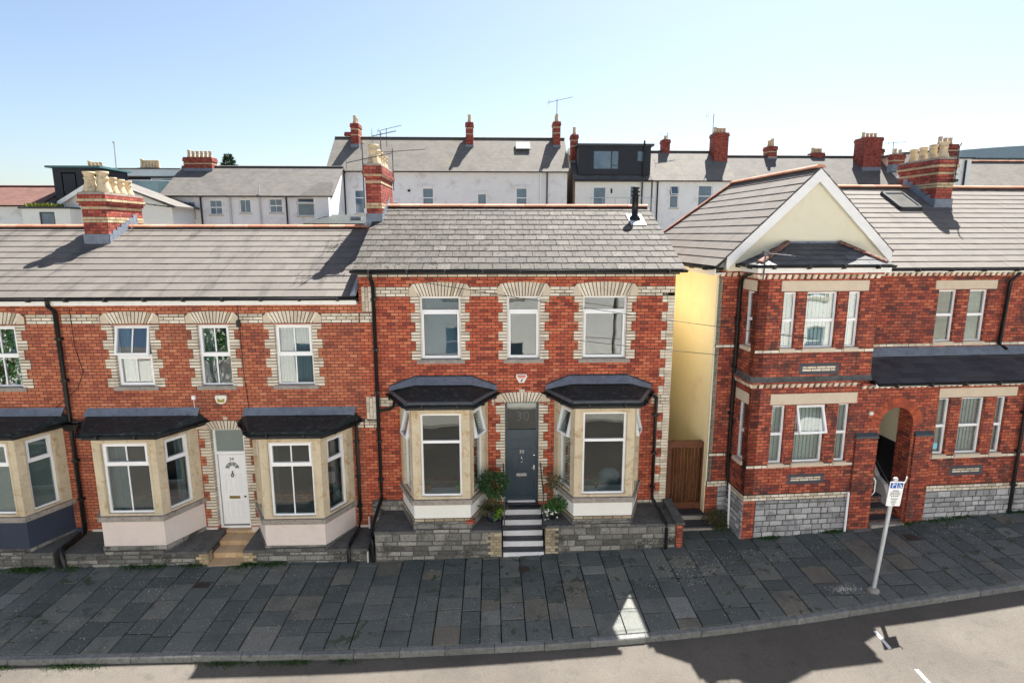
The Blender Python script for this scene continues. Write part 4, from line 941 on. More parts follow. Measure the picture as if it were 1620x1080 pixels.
s = MB(); jambs(s, PF, -6.91, -6.10, .36, 2.92, .26, .14, reveal=.13); arch_head(s, PF, -6.91, -6.10, snap(2.95), h=.17, rise=.06, n=13); s.mat = 2; s.ppoly(PF, [(-6.55, 3.17), (-6.46, 3.17), (-6.45, 3.24), (-6.56, 3.24)], -.012, .02); s.build('brick_surround', ['white_brick', 'mortar', 'stone_lintel'], door)
pl = MB()
for a, b in ((-7.2, -6.93), (-6.08, -5.9), (-3.43, -3.16), (-10.0, -9.68)): pl.pbox(PF, a, b, .24, .36, -.03, .02)
pl.build('plinth_band', 'pink_render', H29)
bay_window(H29, B1, 1.22, .715, .92, 1.16, 1.20, 2.93, 3.14, 'pink_render', .40, False, 'rubble', -.35, 29, 'lean', cover=('curtain_left', 'curtain_left', 'curtain_right'))
bay_window(H29, B2, 1.22, .70, .92, 1.02, 1.06, 2.90, 3.12, 'pink_render', .34, False, 'rubble', -.35, 29, 'lean', cover=(None, None, 'curtain_right'))
ro = gable_roof(H29, -10.15, -3.24, -.25, 6.18, 3.4, 7.80, 'tile29', .34, .33, .0025, .5, seed=6)
g = MB(); gutter(g, (-10.15, -.23, 6.17), (-3.13, -.23, 6.17), .062); g.build('gutter', 'black', H29)
g = MB(); g.box(-10.15, -3.16, -.225, -.19, 6.00, 6.17); g.box(-10.15, -3.16, -.19, .0, 6.02, 6.05); g.build('fascia', 'white_paint', H29)
g = MB()      # lead where this lower roof meets the taller gable
for i in range(12):
    y = -.25 + i * .305; z = 6.18 + .4438 * (y + .25); g.hexa([(-3.30, y, z + .02), (-3.155, y, z + .03), (-3.155, y + .3, z + .163), (-3.30, y + .3, z + .153), (-3.30, y, z + .032), (-3.152, y, z + .22), (-3.152, y + .3, z + .353), (-3.30, y + .3, z + .165)])
g.build('lead_flashing', 'lead', H29)
downpipe(H29, [(-10.15, -.27, 6.1), (-10.15, -.26, 6.0), (-10.15, -.07, 5.85), (-10.15, -.07, 3.25), (-10.15, -.07, .4), (-10.13, -.12, .25), (-10.12, -.9, .36), (-10.06, -1.03, .28), (-10.02, -1.06, -.1)], .047, brackets=[(z, -10.15, -.06) for z in (5.2, 4.2, 2.2, 1.2)])
g = MB(); g.hexa([(-10.24, -.16, 2.98), (-10.06, -.16, 2.98), (-10.06, -.003, 2.98), (-10.24, -.003, 2.98), (-10.30, -.20, 3.14), (-10.0, -.20, 3.14), (-10.0, -.003, 3.14), (-10.30, -.003, 3.14)]); g.box(-10.72, -9.72, -.10, -.04, 3.15, 3.21); g.build('hopper', 'black', H29)
downpipe(H29, [(-3.55, -.22, 3.10), (-3.42, -.10, 3.10), (-3.34, -.07, 3.02), (-3.34, -.07, .55), (-3.36, -.2, .38), (-3.42, -.95, .33), (-3.42, -1.04, .25), (-3.42, -1.05, -.1)], .040, brackets=[(z, -3.34, -.06) for z in (2.6, 1.7, .9)])
downpipe(H29, [(-2.98, -1.02, .2), (-2.98, -1.05, -.1)], .022, 'overflow_pipe', 'grey_pipe')
downpipe(H29, [(-3.12, -.08, .62), (-3.12, -.08, .22)], .025, 'overflow_pipe', 'grey_pipe')
g = MB(); pts = [(-6.66, 3.80), (-6.42, 3.80), (-6.40, 3.74), (-6.44, 3.62), (-6.50, 3.59), (-6.58, 3.59), (-6.64, 3.62), (-6.68, 3.74)]; g.ppoly(PF, pts[::-1], -.07, 0); al = g.build('alarm_box', 'cream_plastic', H29)
g = MB(); g.ppoly(PF, [(-6.62, 3.63), (-6.46, 3.63), (-6.45, 3.73), (-6.54, 3.69), (-6.63, 3.73)], -.074, -.07); g.build('emblem', 'olive_ink', al)
g = MB(); g.pbox(PF, -7.24, -7.16, 3.70, 3.79, -.05, 0); g.tube([PF(-7.2, 3.72, -.03), PF(-7.2, 3.35, -.02), PF(-7.14, 3.2, -.02)], .008, 5); g.build('junction_box', 'upvc', H29)
g = MB(); g.tube([PF(-5.98, 5.97, -.02), PF(-5.97, 5.5, -.02), PF(-5.96, 4.3, -.02), PF(-5.90, 3.3, -.02)], .008, 5); g.tube([PF(-9.85, 5.9, -.02), PF(-9.84, 5.0, -.02), PF(-9.72, 4.4, -.02), PF(-9.9, 4.0, -.02), PF(-10.5, 3.5, -.02)], .007, 5); g.box(-6.02, -5.94, -.08, 0, 5.46, 5.62); g.build('wall_cable', 'ink', H29)
chimney(H29, -10.88, -10.25, 2.4, 4.05, 6.9, 8.66, [(7.92, 2, .006), (8.36 - .09, 1, .006), (8.52 - .05, 1, .078)], [(-10.72, 2.62, .155, .55), (-10.40, 2.66, .155, .56), (-10.42, 3.06, .135, .44), (-10.42, 3.40, .135, .42), (-10.42, 3.74, .13, .41), (-10.72, 3.2, .13, .42), (-10.72, 3.7, .13, .42)])
g = MB()
for i in range(7):
    y = 2.36 + i * .2; z = 6.18 + .4438 * (y + .25); g.box(-10.248, -10.235, y, y + .195, z - .02, z + .30)
g.box(-10.90, -10.235, 2.365, 2.40, 7.25, 7.62); g.build('lead_flashing', 'lead', H29)

# ------------------------------------------------------------------ next house to the left (28), cut by the frame
H28 = thing('terraced_house', 'red brick house at the left end with a navy based bay and slatted blinds', 'house', (-13, 0, 0))
B0 = -11.62
mb = MB(); win28 = [(-12.05, -11.16, 4.02, 5.51)]
holed(mb, PF, -16.5, -10.152, -.4, 6.02, win28 + [(B0 - .95, B0 + .95, 1.2, 3.0), (-14.9, -14.0, 4.02, 5.51)], 0, .25); mb.box(-16.5, -16.25, .25, 7, -.4, 6.02); mb.box(-16.5, -10.152, 7.0, 7.2, -.4, 6.02)
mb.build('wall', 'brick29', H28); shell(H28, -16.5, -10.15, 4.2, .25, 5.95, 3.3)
for a, b in ((-10.88, -10.22), (-13.78, -12.33)): tr = MB(); band(tr, PF, a, b, snap(5.56), 3); tr.build('white_brick_band', ['white_brick', 'mortar'], H28)
for a, b, c, d in win28 + [(-14.9, -14.0, 4.02, 5.51)]:
    wo = window(H28, PF, a, b, c, d, trans=.5, bar=True, sash_low=False, sash_top=True, d=.09, fw=.05, sill=.09, cover='curtain_right')
    s = MB(); jambs(s, PF, a, b, c - .02, d + .01, .24, .13); arch_head(s, PF, a, b, snap(d), h=.23, rise=.07, n=13); s.build('brick_surround', ['white_brick', 'mortar', 'stone_lintel'], wo)
bay_window(H28, B0, 1.22, .78, .92, 1.18, 1.22, 2.95, 3.16, 'navy_render', .38, False, 'rubble', -.4, 29, 'lean', cover=('venetian', 'venetian', 'venetian'))
gable_roof(H28, -16.5, -10.15, -.25, 6.18, 3.4, 7.80, 'tile29', .34, .33, .0025, .5, seed=9)
g = MB(); gutter(g, (-16.5, -.23, 6.17), (-10.152, -.23, 6.17), .062); g.build('gutter', 'black', H28)
g = MB(); g.box(-16.5, -10.152, -.225, -.19, 6.00, 6.17); g.box(-16.5, -10.152, -.19, 0, 6.02, 6.05); g.build('fascia', 'white_paint', H28)
g = MB(); g.pbox(PF, -10.43, -10.2, .30, .42, -.04, .02); g.build('plinth_band', 'navy_render', H28)

# ------------------------------------------------------------------ forecourt walls and steps
FW = 'stone forecourt walls along the pavement'
def forecourt(x0, x1, top, label, yf=-1.12, qx=None, qmat='tan_quoin', back=.0, caps=None):
    cx = (x0 + x1) / 2; o = thing('forecourt_wall', label, 'wall', (cx, yf, GZ(cx)), FW); caps = caps or [(x0, x1)]
    m1 = MB(); zb = min(GZ(x0), GZ(x1)) - .2; m1.box(x0, x1, yf, yf + .25, zb, top - .07); m1.box(x0, x1, yf + .25, back, zb, top - .11)
    cuts = [x0] + [q for c_ in caps for q in c_] + [x1]
    for i in range(0, len(cuts), 2):
        if cuts[i + 1] - cuts[i] > .05: m1.box(cuts[i], cuts[i + 1], yf + .002, yf + .25, top - .07, top + .02)
    m1.mat = 1; blocks(m1, place((0, yf, 0)), x0 + .005 + (.30 if qx and abs(qx[0][0] - x0) < .02 else 0), x1 - .005 - (.30 if qx and abs(qx[0][1] - x1) < .02 else 0), zb, top - .075, random.Random(int(x0 * 10)))
    for i in range(0, len(cuts), 2):
        if cuts[i + 1] - cuts[i] > .05: blocks(m1, place((0, yf + .002, 0)), cuts[i] + .004, cuts[i + 1] - .004, top - .072, top + .02, random.Random(4))
    m1.build('stonework', ['mortar_grey', 'block_dark'], o)
    for a0, a1 in caps:
        c = MB(); nb = max(2, int((a1 - a0) / .3))
        for i in range(nb):   # uneven worn slab edge
            a, b = a0 + (a1 - a0) * i / nb, a0 + (a1 - a0) * (i + 1) / nb; j = random.uniform(-.014, .012); h = random.uniform(-.006, .006)
            c.hexa([(a, yf - .02 + j, top - .07), (b, yf - .02 + j, top - .07), (b, back - .005, top - .07), (a, back - .005, top - .07), (a, yf - .005 + j, top - .01 + h), (b, yf - .005 + j, top - .01 + h), (b, back - .005, top + .04), (a, back - .005, top + .04)])
        c.build('capping', 'cap_slab', o)
    if qx:
        q = MB()
        for a, b in qx:
            v = zb + .1; i = 0
            while v < top - .09:
                w = (b - a) * (1 if i % 2 else .72); u0_, u1_ = (a, a + w) if abs(a - x0) < .02 else (b - w, b)
                q.box(u0_ - .004, u0_ + w / 2 - .007, yf - .012, yf + .2, v + .007, v + CH - .007); q.box(u0_ + w / 2 + .007, u1_ + .004, yf - .012, yf + .2, v + .007, v + CH - .007)
                v += CH; i += 1
        q.build('brick_quoin', qmat, o)
    return o
forecourt(-16.5, -10.30, .30, 'grey stone forecourt wall below the navy bay', -.97, caps=[(-10.92, -10.30)])
forecourt(-10.10, -6.74, .27, 'grey stone forecourt wall left of the tan steps', -.98, [(-7.02, -6.74)], 'yellow_brick', caps=[(-10.10, -9.12), (-7.74, -6.74)])
forecourt(-5.92, -2.98, .27, 'grey stone forecourt wall between the tan steps and the taller house', -.98, [(-5.92, -5.62)], 'yellow_brick', caps=[(-5.92, -5.36), (-3.99, -2.98)])
forecourt(-2.80, .20, .72, 'tall stained stone wall left of the black and white steps', -1.04, [(-.16, .20)], caps=[(-2.80, -1.84), (-.53, .20)])
forecourt(1.26, 4.40, .80, 'tall stained stone wall right of the black and white steps', -1.04, [(1.26, 1.56)], caps=[(1.26, 1.93), (3.31, 4.40)])
o = thing('front_steps', 'front steps painted in black and white stripes leading to the slate blue door', 'steps', (.73, -1.15, 0))
n = 5; zt = .84; z0 = GZ(.7) - .06; rise = (zt - .02) / n
w_, b_ = MB(), MB()
for i in range(n):
    y0 = -1.09 + i * .22; zh = rise * (i + 1) + .01
    w_.box(.245, 1.215, y0, .05, zh - rise - (.2 if i == 0 else 0), zh - .03); b_.box(.235, 1.225, y0 - (-.012), .05, zh - .03, zh)
w_.build('white_riser', 'white_step', o); b_.build('slate_tread', 'slate_step', o)
o = thing('front_steps', 'tan tiled front steps below the white door', 'steps', (-6.33, -1.15, 0))
t_ = MB(); g_ = MB()
for i, (y0, z1_, z0_) in enumerate(((-1.10, -.035, -.3), (-.76, .09, -.04), (-.40, .205, .08), (-.02, .28, .2))):
    y1_ = (-.76, -.40, -.02, .12)[i]
    g_.box(-6.72, -5.94, y0 + .01, .1, z0_ - .1, z1_ - .012)
    for k in range(3):
        a, b = -6.725 + k * .264, -6.725 + (k + 1) * .264
        t_.box(a + .004, b - .004, y0, y1_ - .004, z1_ - .012, z1_)
        if i: t_.box(a + .004, b - .004, y0 - .002, y0 + .01, z0_ - .02 + .015, z1_ - .014)
t_.build('tiles', 'tan_tile', o); g_.build('step_body', 'concrete', o)
# handrails
for x, lab in ((1.20, 'thin black handrail right of the black and white steps'), (.27, 'thin black handrail left of the black and white steps, behind the bay tree')):
    o = thing('handrail', lab, 'handrail', (x, -.95, .72), 'black handrails beside the front steps')
    g = MB(); g.tube([(x, -1.02, .72), (x, -1.0, 1.45), (x, -.95, 1.58), (x, -.06, 1.95), (x, .0, 1.95)], .016, 8); g.build('rail', 'alu', o)
    g = MB(); g.box(x - .05, x + .05, -1.07, -.97, .75, .78); g.build('foot_plate', 'alu', o)

# ------------------------------------------------------------------ wooden side gate
o = thing('garden_gate', 'tall brown wooden boarded gate between the brick houses', 'gate', (5.03, .3, .5))
g = MB(); GX0, GX1, gz0, gz1 = 4.50, 5.55, .50, 2.36; gy = .30
for a, b in ((GX0, GX0 + .13), (GX1 - .13, GX1)): g.box(a, b, gy - .03, gy + .05, gz0, gz1)
for a, b in ((gz0 + .02, gz0 + .2), (gz1 - .16, gz1 + .02)): g.box(GX0 + .13, GX1 - .13, gy - .022, gy + .05, a, b)
g.build('gate_frame', 'wood', o)
g = MB(); nb = 9
for i in range(nb):
    a = GX0 + .13 + (GX1 - GX0 - .26) * i / nb; b = GX0 + .13 + (GX1 - GX0 - .26) * (i + 1) / nb
    g.hexa([(a + .006, gy + .03, gz0 + .2), ((a + b) / 2, gy - .012, gz0 + .2), (b - .006, gy + .03, gz0 + .2), ((a + b) / 2, gy + .045, gz0 + .2), (a + .006, gy + .03, gz1 - .16), ((a + b) / 2, gy - .012, gz1 - .16), (b - .006, gy + .03, gz1 - .16), ((a + b) / 2, gy + .045, gz1 - .16)])
g.build('boards', 'wood', o)
o = thing('gate_steps', 'two worn dark slab steps below the brown wooden gate', 'steps', (5.03, 0, .2))
g = MB(); g.box(4.43, 5.56, .02, .6, .1, .46); g.box(4.43, 5.62, -.34, .02, .05, .30); g.build('riser', 'sill_stone', o)
g = MB(); g.box(4.43, 5.56, -.01, .62, .46, .50); g.box(4.43, 5.62, -.37, .02, .30, .335); g.build('tread', 'slate_step', o)
o = thing('wall_stub', 'short brick and slab end wall left of the gate steps', 'wall', (4.42, -.6, .2)); g = MB(); g.box(4.405, 4.55, -1.10, .0, 0, .80); g.build('brickwork', 'brickR', o); g = MB(); g.hexa([(4.36, -1.14, .80), (4.58, -1.14, .80), (4.58, 0, .86), (4.36, 0, .86), (4.36, -1.14, .85), (4.58, -1.14, .85), (4.58, 0, .95), (4.36, 0, .95)]); g.build('capping', 'cap_slab', o)
# ------------------------------------------------------------------ gabled house on the right, turned slightly away from the street
RO = Vector((4.6, 0, 0)); RA = R(3.3)
HR = thing('gabled_house', 'sooty red brick house with a cream gable, square brick bay and arched entrance', 'house', RO, local=True, rot=RA)
def LW(lx, ly, z=0.0): c, s = math.cos(RA), math.sin(RA); return Vector((RO.x + lx * c - ly * s, RO.y + lx * s + ly * c, z))
PM = place((0, 0, 0)); PB = place((0, -.9, 0)); PS = place((1.45, 0, 0), (0, -1, 0))     # main wall, bay front, bay's left side
PS = (lambda u, v, d=0.0: Vector((1.45 + d, -u, v)))
upB = [(2.06, 2.38, 4.99, 6.31), (2.62, 3.38, 4.99, 6.31), (3.64, 3.95, 4.99, 6.31)]
loB = [(2.0, 2.34, 2.16, 3.62), (2.60, 3.36, 2.16, 3.62), (3.66, 3.96, 2.16, 3.62)]
upM = [(6.66, 7.18, 4.91, 6.24), (7.50, 8.03, 4.91, 6.24)]
loM = [(6.24, 6.56, 2.24, 3.69), (6.84, 7.48, 2.24, 3.69), (7.78, 8.06, 2.24, 3.69)]
ARC = (5.20, .43, 3.06, .50)
RB = 14.0
mb = MB()
holed(mb, PB, 1.45, 4.38, .9, 6.72, upB + loB, 0, .22)                       # bay front
sl_up, sl_lo = (.28, .68, 4.99, 6.31), (.28, .68, 2.16, 3.62)
holed(mb, PS, 0.0, .9 - .0, .9, 6.72, [sl_up, sl_lo], 0.0, .22)                # bay left side
mb.box(4.16, 4.38, -.68, 0, 3.9, 6.72)                                         # bay right return
holed(mb, PM, .90, 1.45, .9, 6.72, [], 0, .25)
holed(mb, PM, 4.38, RB, 3.9, 6.72, upM, 0, .25)
holed(mb, PB, 4.385, RB, .9, 3.98, loM, 0, .22, arch=(ARC[0], ARC[1], ARC[2], .9))
for a, b in ((4.16, 4.72), (5.70, 6.16)): mb.box(a, b, -.96, -.895, .2, 2.76)   # piers beside the arch
mb.box(4.72, ARC[0] - ARC[1], -.9, -.68, .2, .9); mb.box(ARC[0] + ARC[1], 5.70, -.9, -.68, .2, .9)
mb.box(1.44, 1.74, -.915, -.68, .1, 1.24); mb.box(.89, 1.18, -.012, .24, .1, 1.24)
mb.build('wall', 'brickR', HR)
sb = MB()                                                                       # pale stone base
sb.box(1.74, 4.16, -.93, -.68, .0, 1.235); sb.box(1.43, 1.67, -.69, .02, .0, 1.235); sb.box(1.18, 1.44, -.02, .24, .0, 1.235); sb.box(6.16, RB, -.93, -.68, .2, 1.29)
sb.mat = 1; rg = random.Random(12); blocks(sb, place((0, -.93, 0)), 1.745, 4.155, .0, 1.23, rg, .12, .155, .16, .36); blocks(sb, place((0, -.93, 0)), 6.165, 13.0, .2, 1.285, rg, .12, .155, .16, .36)
blocks(sb, (lambda u, v, d=0.0: Vector((1.43 + d, -u, v))), .0, .925, .0, 1.23, rg, .12, .155, .16, .36); blocks(sb, place((0, -.02, 0)), 1.185, 1.43, .0, 1.23, rg, .12, .155, .12, .3)
sb.build('stone_base', ['mortar_grey', 'block_pale'], HR)
tr = MB()
def strip(P, a, b, v, n=2, bw=.2, pr=.03):
    tr = MB(); Q = lambda u, w, d=0.0: P(u, w, d - pr)
    tr.mat = 1; tr.pbox(Q, a, b, v, v + n * CH, 0, .04); tr.mat = 0
    for i in range(n): course_bricks(tr, Q, a, b, v + i * CH, bw, bw / 2 if i % 2 else 0)
    tr.build('white_brick_band', ['white_brick', 'mortar'], HR)
strip(PB, 1.42, 4.16, 1.235, 2); strip(PS, 0, .93, 1.235, 2); strip(PM, .89, 1.45, 1.235, 2); strip(PB, 6.16, RB, 1.29, 2)
strip(PM, .89, 1.45, 2.06, 1); strip(PM, .89, 1.45, 4.87, 1)
for a, b in ((1.44, 2.0), (2.34, 2.6), (3.36, 3.66), (3.96, 4.16)): strip(PB, a, b, 2.06, 1, pr=.012)
for a, b in ((1.44, 2.06), (2.38, 2.62), (3.38, 3.64), (3.95, 4.38)): strip(PB, a, b, 4.89, 1, pr=.012)
for a, b in ((4.40, 6.66), (7.18, 7.5), (8.03, RB)): strip(PM, a, b, 4.81, 1, pr=.012)
for a, b in ((5.9, 6.24), (6.56, 6.84), (7.48, 7.78), (8.06, RB)): strip(PB, a, b, 2.14, 1, pr=.012)
ln = MB()
def one_lintel(P, a, b, v0, v1): ln = MB(); ln.pbox(P, a, b, v0, v1, -.012, .1); ln.build('lintel', 'stone_lintel', HR)
for P, a, b, v0, v1 in ((PB, 1.98, 4.10, 6.33, 6.57), (PB, 1.93, 4.10, 3.64, 3.90), (PM, 6.55, 8.22, 6.26, 6.48), (PB, 6.22, 8.28, 3.71, 3.94), (PS, .16, .80, 6.33, 6.57), (PS, .16, .80, 3.64, 3.90)): one_lintel(P, a, b, v0, v1)
# dentil cornices of cream and dark brick blocks
dn = MB()
def dentils(P, a, b, v, top=.10):
    dn.mat = 1; dn.pbox(P, a, b, v + top, v + top + .05, -.075, .01); dn.pbox(P, a, b, v - .03, v, -.02, .01); dn.mat = 0
    u = a + .04
    while u < b - .08: dn.hexa([P(u, v, -.02), P(u + .09, v, -.02), P(u + .09, v, .02), P(u, v, .02), P(u, v + top, -.07), P(u + .09, v + top, -.07), P(u + .09, v + top, .02), P(u, v + top, .02)]); u += .155
dentils(PB, 1.42, 4.40, 6.615); dentils(PS, 0, .92, 6.615); dentils(PM, .89, 1.45, 6.615); dentils(PM, 4.40, RB, 6.60)
dentils(PB, 1.42, 4.16, 4.06); dentils(PS, 0, .92, 4.06); dentils(PB, 4.16, RB, 3.985, .085)
dn.build('dentil_cornice', ['white_brick', 'brickC'], HR)
tp = MB(); tp.hexa([(1.38, -.99, 4.21), (4.40, -.99, 4.21), (4.40, -.89, 4.21), (1.38, -.89, 4.21), (1.42, -.93, 4.27), (4.40, -.93, 4.27), (4.40, -.89, 4.34), (1.42, -.89, 4.34)]); tp.hexa([(1.36, -.97, 4.21), (1.46, -.97, 4.21), (1.46, 0, 4.21), (1.36, 0, 4.21), (1.43, -.93, 4.27), (1.452, -.93, 4.34), (1.452, 0, 4.34), (1.43, 0, 4.27)]); tp.build('weathered_coping', 'cap_slab', HR)
pn = MB()                                                                        # decorative panels under the windows
for P, a, b, v0, v1 in ((PB, 2.57, 3.56, 4.34, 4.64), (PB, 2.52, 3.46, 1.60, 1.88), (PB, 6.76, 7.66, 1.66, 1.94)):
    pn = MB(); v0 += .02; pn.mat = 1; frame_rect(pn, P, a, b, v0, v1, .075, -.006, .02); pn.mat = 2; pn.pbox(P, a + .075, b - .075, v0 + .075, v1 - .075, -.003, .02); pn.mat = 0
    hh = (v1 - v0 - .15) / 2
    for i in range(2): course_bricks(pn, P, a + .08, b - .08, v0 + .075 + i * hh, .235, .117 if i else 0, h=hh)
    pn.build('brick_panel', ['white_brick', 'dark_brick', 'mortar'], HR)
ar = MB(); uc, r_, vs_, _b = ARC; N = 27
for ring_, (ra, rb) in enumerate(((r_, r_ + .115), (r_ + .12, r_ + .235))):
    for k in range(N):
        a0, a1 = math.pi * (k + .05) / N, math.pi * (k + .95) / N
        ar.ppoly(PB, [(uc + q * math.cos(t), vs_ + q * math.sin(t)) for q, t in ((ra, a0), (rb, a0), (rb, a1), (ra, a1))], -.008, .10)
ar.mat = 1
for k in range(20):
    a0, a1 = math.pi * k / 20, math.pi * (k + 1) / 20; ar.ppoly(PB, [(uc + q * math.cos(t), vs_ + q * math.sin(t)) for q, t in ((r_ + .002, a0), (r_ + .235, a0), (r_ + .235, a1), (r_ + .002, a1))], -.003, .02)
ar.build('brick_arch', [island('arch_brick', [(0, (.22, .05, .03)), (1, (.46, .10, .045))], stain=(.1, .04, .03), stain_amt=.4), 'mortar'], HR)
pc = MB()
for a, b in ((4.14, 4.74), (5.68, 6.18)): pc = MB(); pc.hexa([(a, -.98, 2.75), (b, -.98, 2.75), (b, -.89, 2.75), (a, -.89, 2.75), (a + .01, -.97, 2.80), (b - .01, -.97, 2.80), (b - .01, -.90, 2.88), (a + .01, -.90, 2.88)]); pc.build('pier_cap', 'slate_step', HR)
pb_ = MB(); pb_.pbox(PB, 4.45, 4.53, 3.33, 3.41, -.05, 0); pb_.build('door_bell', 'cream_plastic', HR)
# entrance passage
xa, xb = uc - r_ - .004, uc + r_ + .004
en = MB(); en.box(xb, xb + .05, -.68, -.42, .2, 3.6); en.build('passage_brick', 'brickR', HR)
en = MB(); en.box(xb + .05, xb + .10, -.42, 1.4, 2.40, 3.6); en.box(xa - .05, xa, -.68, 1.4, 2.5, 3.6); en.box(xa, xb + .05, 1.35, 1.4, 2.5, 3.6); en.box(xa - .05, xb + .1, -.68, 1.4, 3.56, 3.6); en.build('passage_plaster', 'cream_render', HR)
en = MB(); en.box(xb + .04, xb + .10, -.42, 1.4, .2, 2.40); en.box(xa, xb + .05, 1.34, 1.4, .2, 2.5); en.box(xa - .05, xa, -.68, 1.34, .2, 2.5); en.build('dark_panelling', 'paint_black', HR)
en = MB(); s2 = MB(); z = .42
for i in range(6):
    y0 = -.86 + i * .27; zt = .56 + i * .19; en.box(xa + .012, xb - .002, y0 + .01, 1.34, z, zt - .035); s2.box(xa + .012, xb - .002, y0 - .015, 1.34, zt - .035, zt); z = zt - .1
en.build('step', 'brickstep', HR); s2.build('step_tread', 'slate_step', HR)
en = MB(); en.box(xa, xb, -1.02, -.88, .3, .50); en.build('door_step', 'sill_stone', HR)
en = MB(); en.ppoly(lambda u, v, d=0.0: Vector((xb - .05 + d, u, v)), [(-.5, .60), (.9, 1.35), (.9, 2.05), (.55, 1.80), (.30, 1.72), (-.05, 1.36), (-.35, 1.26), (-.5, 1.02)], -.08, .04); en.build('stair_string', 'grey_pipe', HR)
en = MB(); en.tube([(xb - .14, -.55, 1.35), (xb - .14, .9, 2.45)], .016, 6); en.build('handrail', 'aerial', HR); en = MB(); en.tube([(xa + .02, -.84, 1.2), (xa + .06, -.9, 1.32), (xa + .06, -.9, 1.62), (xa + .02, -.84, 1.72)], .016, 6); en.build('grab_rail', 'upvc', HR)
# windows
for k, (grp, P, tr_) in enumerate(((upB, PB, .5), (loB, PB, .5), (upM, PM, .52), (loM, PB, .5))):
    for j, (a, b, c, d) in enumerate(grp):
        wide = b - a > .45
        op = 20 if (k == 1 and j == 1) else 0
        wo = window(HR, P, a, b, c, d, trans=tr_, sash_low=False, sash_top=op > 0, open_top=op, d=.08, fw=.045, sill=.03, cover='vertical' if k != 2 else ('curtain_full' if j else None), label='window with its top light pushed open' if op else None)
        if k == 3 and j == 0:
            g = MB(); g.pbox(P, a + .07, a + .19, c + .12, c + .27, .095, .100); g.build('sticker', 'sticker', wo)
for a, b, c, d in (sl_up, sl_lo): window(HR, PS, a, b, c, d, trans=.5, sash_low=False, d=.08, fw=.05, sill=.03)
lin = MB()
for a, b in ((.7, 3.9), (4.1, 6.6)):
    for x0_, x1_, y0_ in ((1.69, 4.12, -.6), (4.12, RB, -.6 if a < 2 else .27)):
        for zz in (a, b): lin.quad((x0_, y0_, zz), (x1_, y0_, zz), (x1_, 4, zz), (x0_, 4, zz))
    lin.quad((.95, 4, a), (RB, 4, a), (RB, 4, b), (.95, 4, b))
    for x in (1.69, 4.1, 6.2, RB - .1):
        y0 = .27 if (a > 4 and x > 4.2) else -.6
        lin.quad((x, y0, a), (x, 4, a), (x, 4, b), (x, y0, b))
lin.build('room_lining', 'room', HR, fixn=False)
# cream side wall, gable, roofs
g = MB(); g.box(.87, 1.12, .035, 8.5, -.3, 6.78); g.build('side_wall', 'yellow_render', HR)
g = MB(); g.box(.865, 1.0, .0, .035, 1.35, 6.72); g.build('corner_strip', 'cream_render', HR)
AP = (3.0, 9.12); g = MB(); g.ppoly(PM, [(.95, 6.76), (4.95, 6.76), (4.95, 7.12), (AP[0], 9.02), (.95, 7.04)], -.30, -.08); g.build('gable', 'cream_render', HR)
g = MB(); g.box(.9, RB, 8.3, 8.5, -.3, 6.78); g.build('rear_wall', 'grey_render', HR)
E0, EZ = .64, 6.86; slope = (AP[1] - EZ) / (AP[0] - E0); yf = -.38; yr_, yb_ = 4.0, 6.4
dk = MB(); dk.slab([(E0, yf, EZ), (AP[0], yf, AP[1]), (AP[0], yr_, AP[1]), (E0, yb_, EZ)], .05); xr = 2 * AP[0] - E0; dk.slab([(AP[0], yf, AP[1]), (5.0, yf, AP[1] - slope * 2.0), (5.0, yr_, AP[1] - slope * 2.0), (AP[0], yr_, AP[1])], .05); dk.slab([(E0, yb_, EZ), (AP[0], yr_, AP[1]), (xr, yb_, EZ)], .05)
ro = dk.build('roof', 'deck', HR); t = MB()
V = Vector((AP[0] - E0, 0, AP[1] - EZ)).normalized(); sl = math.hypot(AP[0] - E0, AP[1] - EZ)
roof_tiles(t, (E0, yb_, EZ + .01), (0, -1, 0), V, [(0, 0), (yb_ - yf, 0), (yb_ - yf, sl), (yb_ - yr_, sl)], .275, .42, .002, .5, rnd=random.Random(2))
V2 = Vector((-1, 0, slope)).normalized(); roof_tiles(t, (5.02, yf, AP[1] - slope * 2.02 + .01), (0, 1, 0), V2, [(0, 0), (yr_ - yf, 0), (yr_ - yf, 2.02 * math.hypot(1, slope)), (0, 2.02 * math.hypot(1, slope))], .275, .42, .002, .5)
EY, EZ2, RY, RZ_ = -.30, 6.80, 3.6, 9.0; V3 = Vector((0, RY - EY, RZ_ - EZ2)).normalized(); sl3 = math.hypot(RY - EY, RZ_ - EZ2)
roof_tiles(t, (0, EY, EZ2), (1, 0, 0), V3, [(4.55, 0), (RB, 0), (RB, sl3), (3.15, sl3)], .285, .42, .002, .5, rnd=random.Random(8))
V4 = Vector((0, -1, .564)).normalized(); roof_tiles(t, (0, 7.5, 6.8), (1, 0, 0), V4, [(4.5, 0), (RB, 0), (RB, 4.48), (3.2, 4.48)], .5, .9)
t.build('slates', 'tileR', ro)
dk = MB(); dk.slab([(3.2, EY + .02, EZ2 - .015), (RB, EY + .02, EZ2 - .015), (RB, RY, RZ_ - .015), (3.2, RY, RZ_ - .015)], .05); dk.slab([(3.2, RY, RZ_ - .015), (RB, RY, RZ_ - .015), (RB, 7.5, 6.78), (3.2, 7.5, 6.78)], .05); dk.build('underlay', 'deck', ro)
g = MB(); ridge_run(g, (AP[0], yf + .02, AP[1] + .03), (AP[0], yr_, AP[1] + .03), .13, .45, .62); ridge_run(g, (AP[0], yr_, AP[1] + .03), (E0 + .05, yb_, EZ + .06), .12, .45, .6); ridge_run(g, (3.15, RY, RZ_ + .03), (RB, RY, RZ_ + .03), .13, .45, .62); g.build('ridge_tiles', 'ridge', ro)
vb = MB(); W = .21
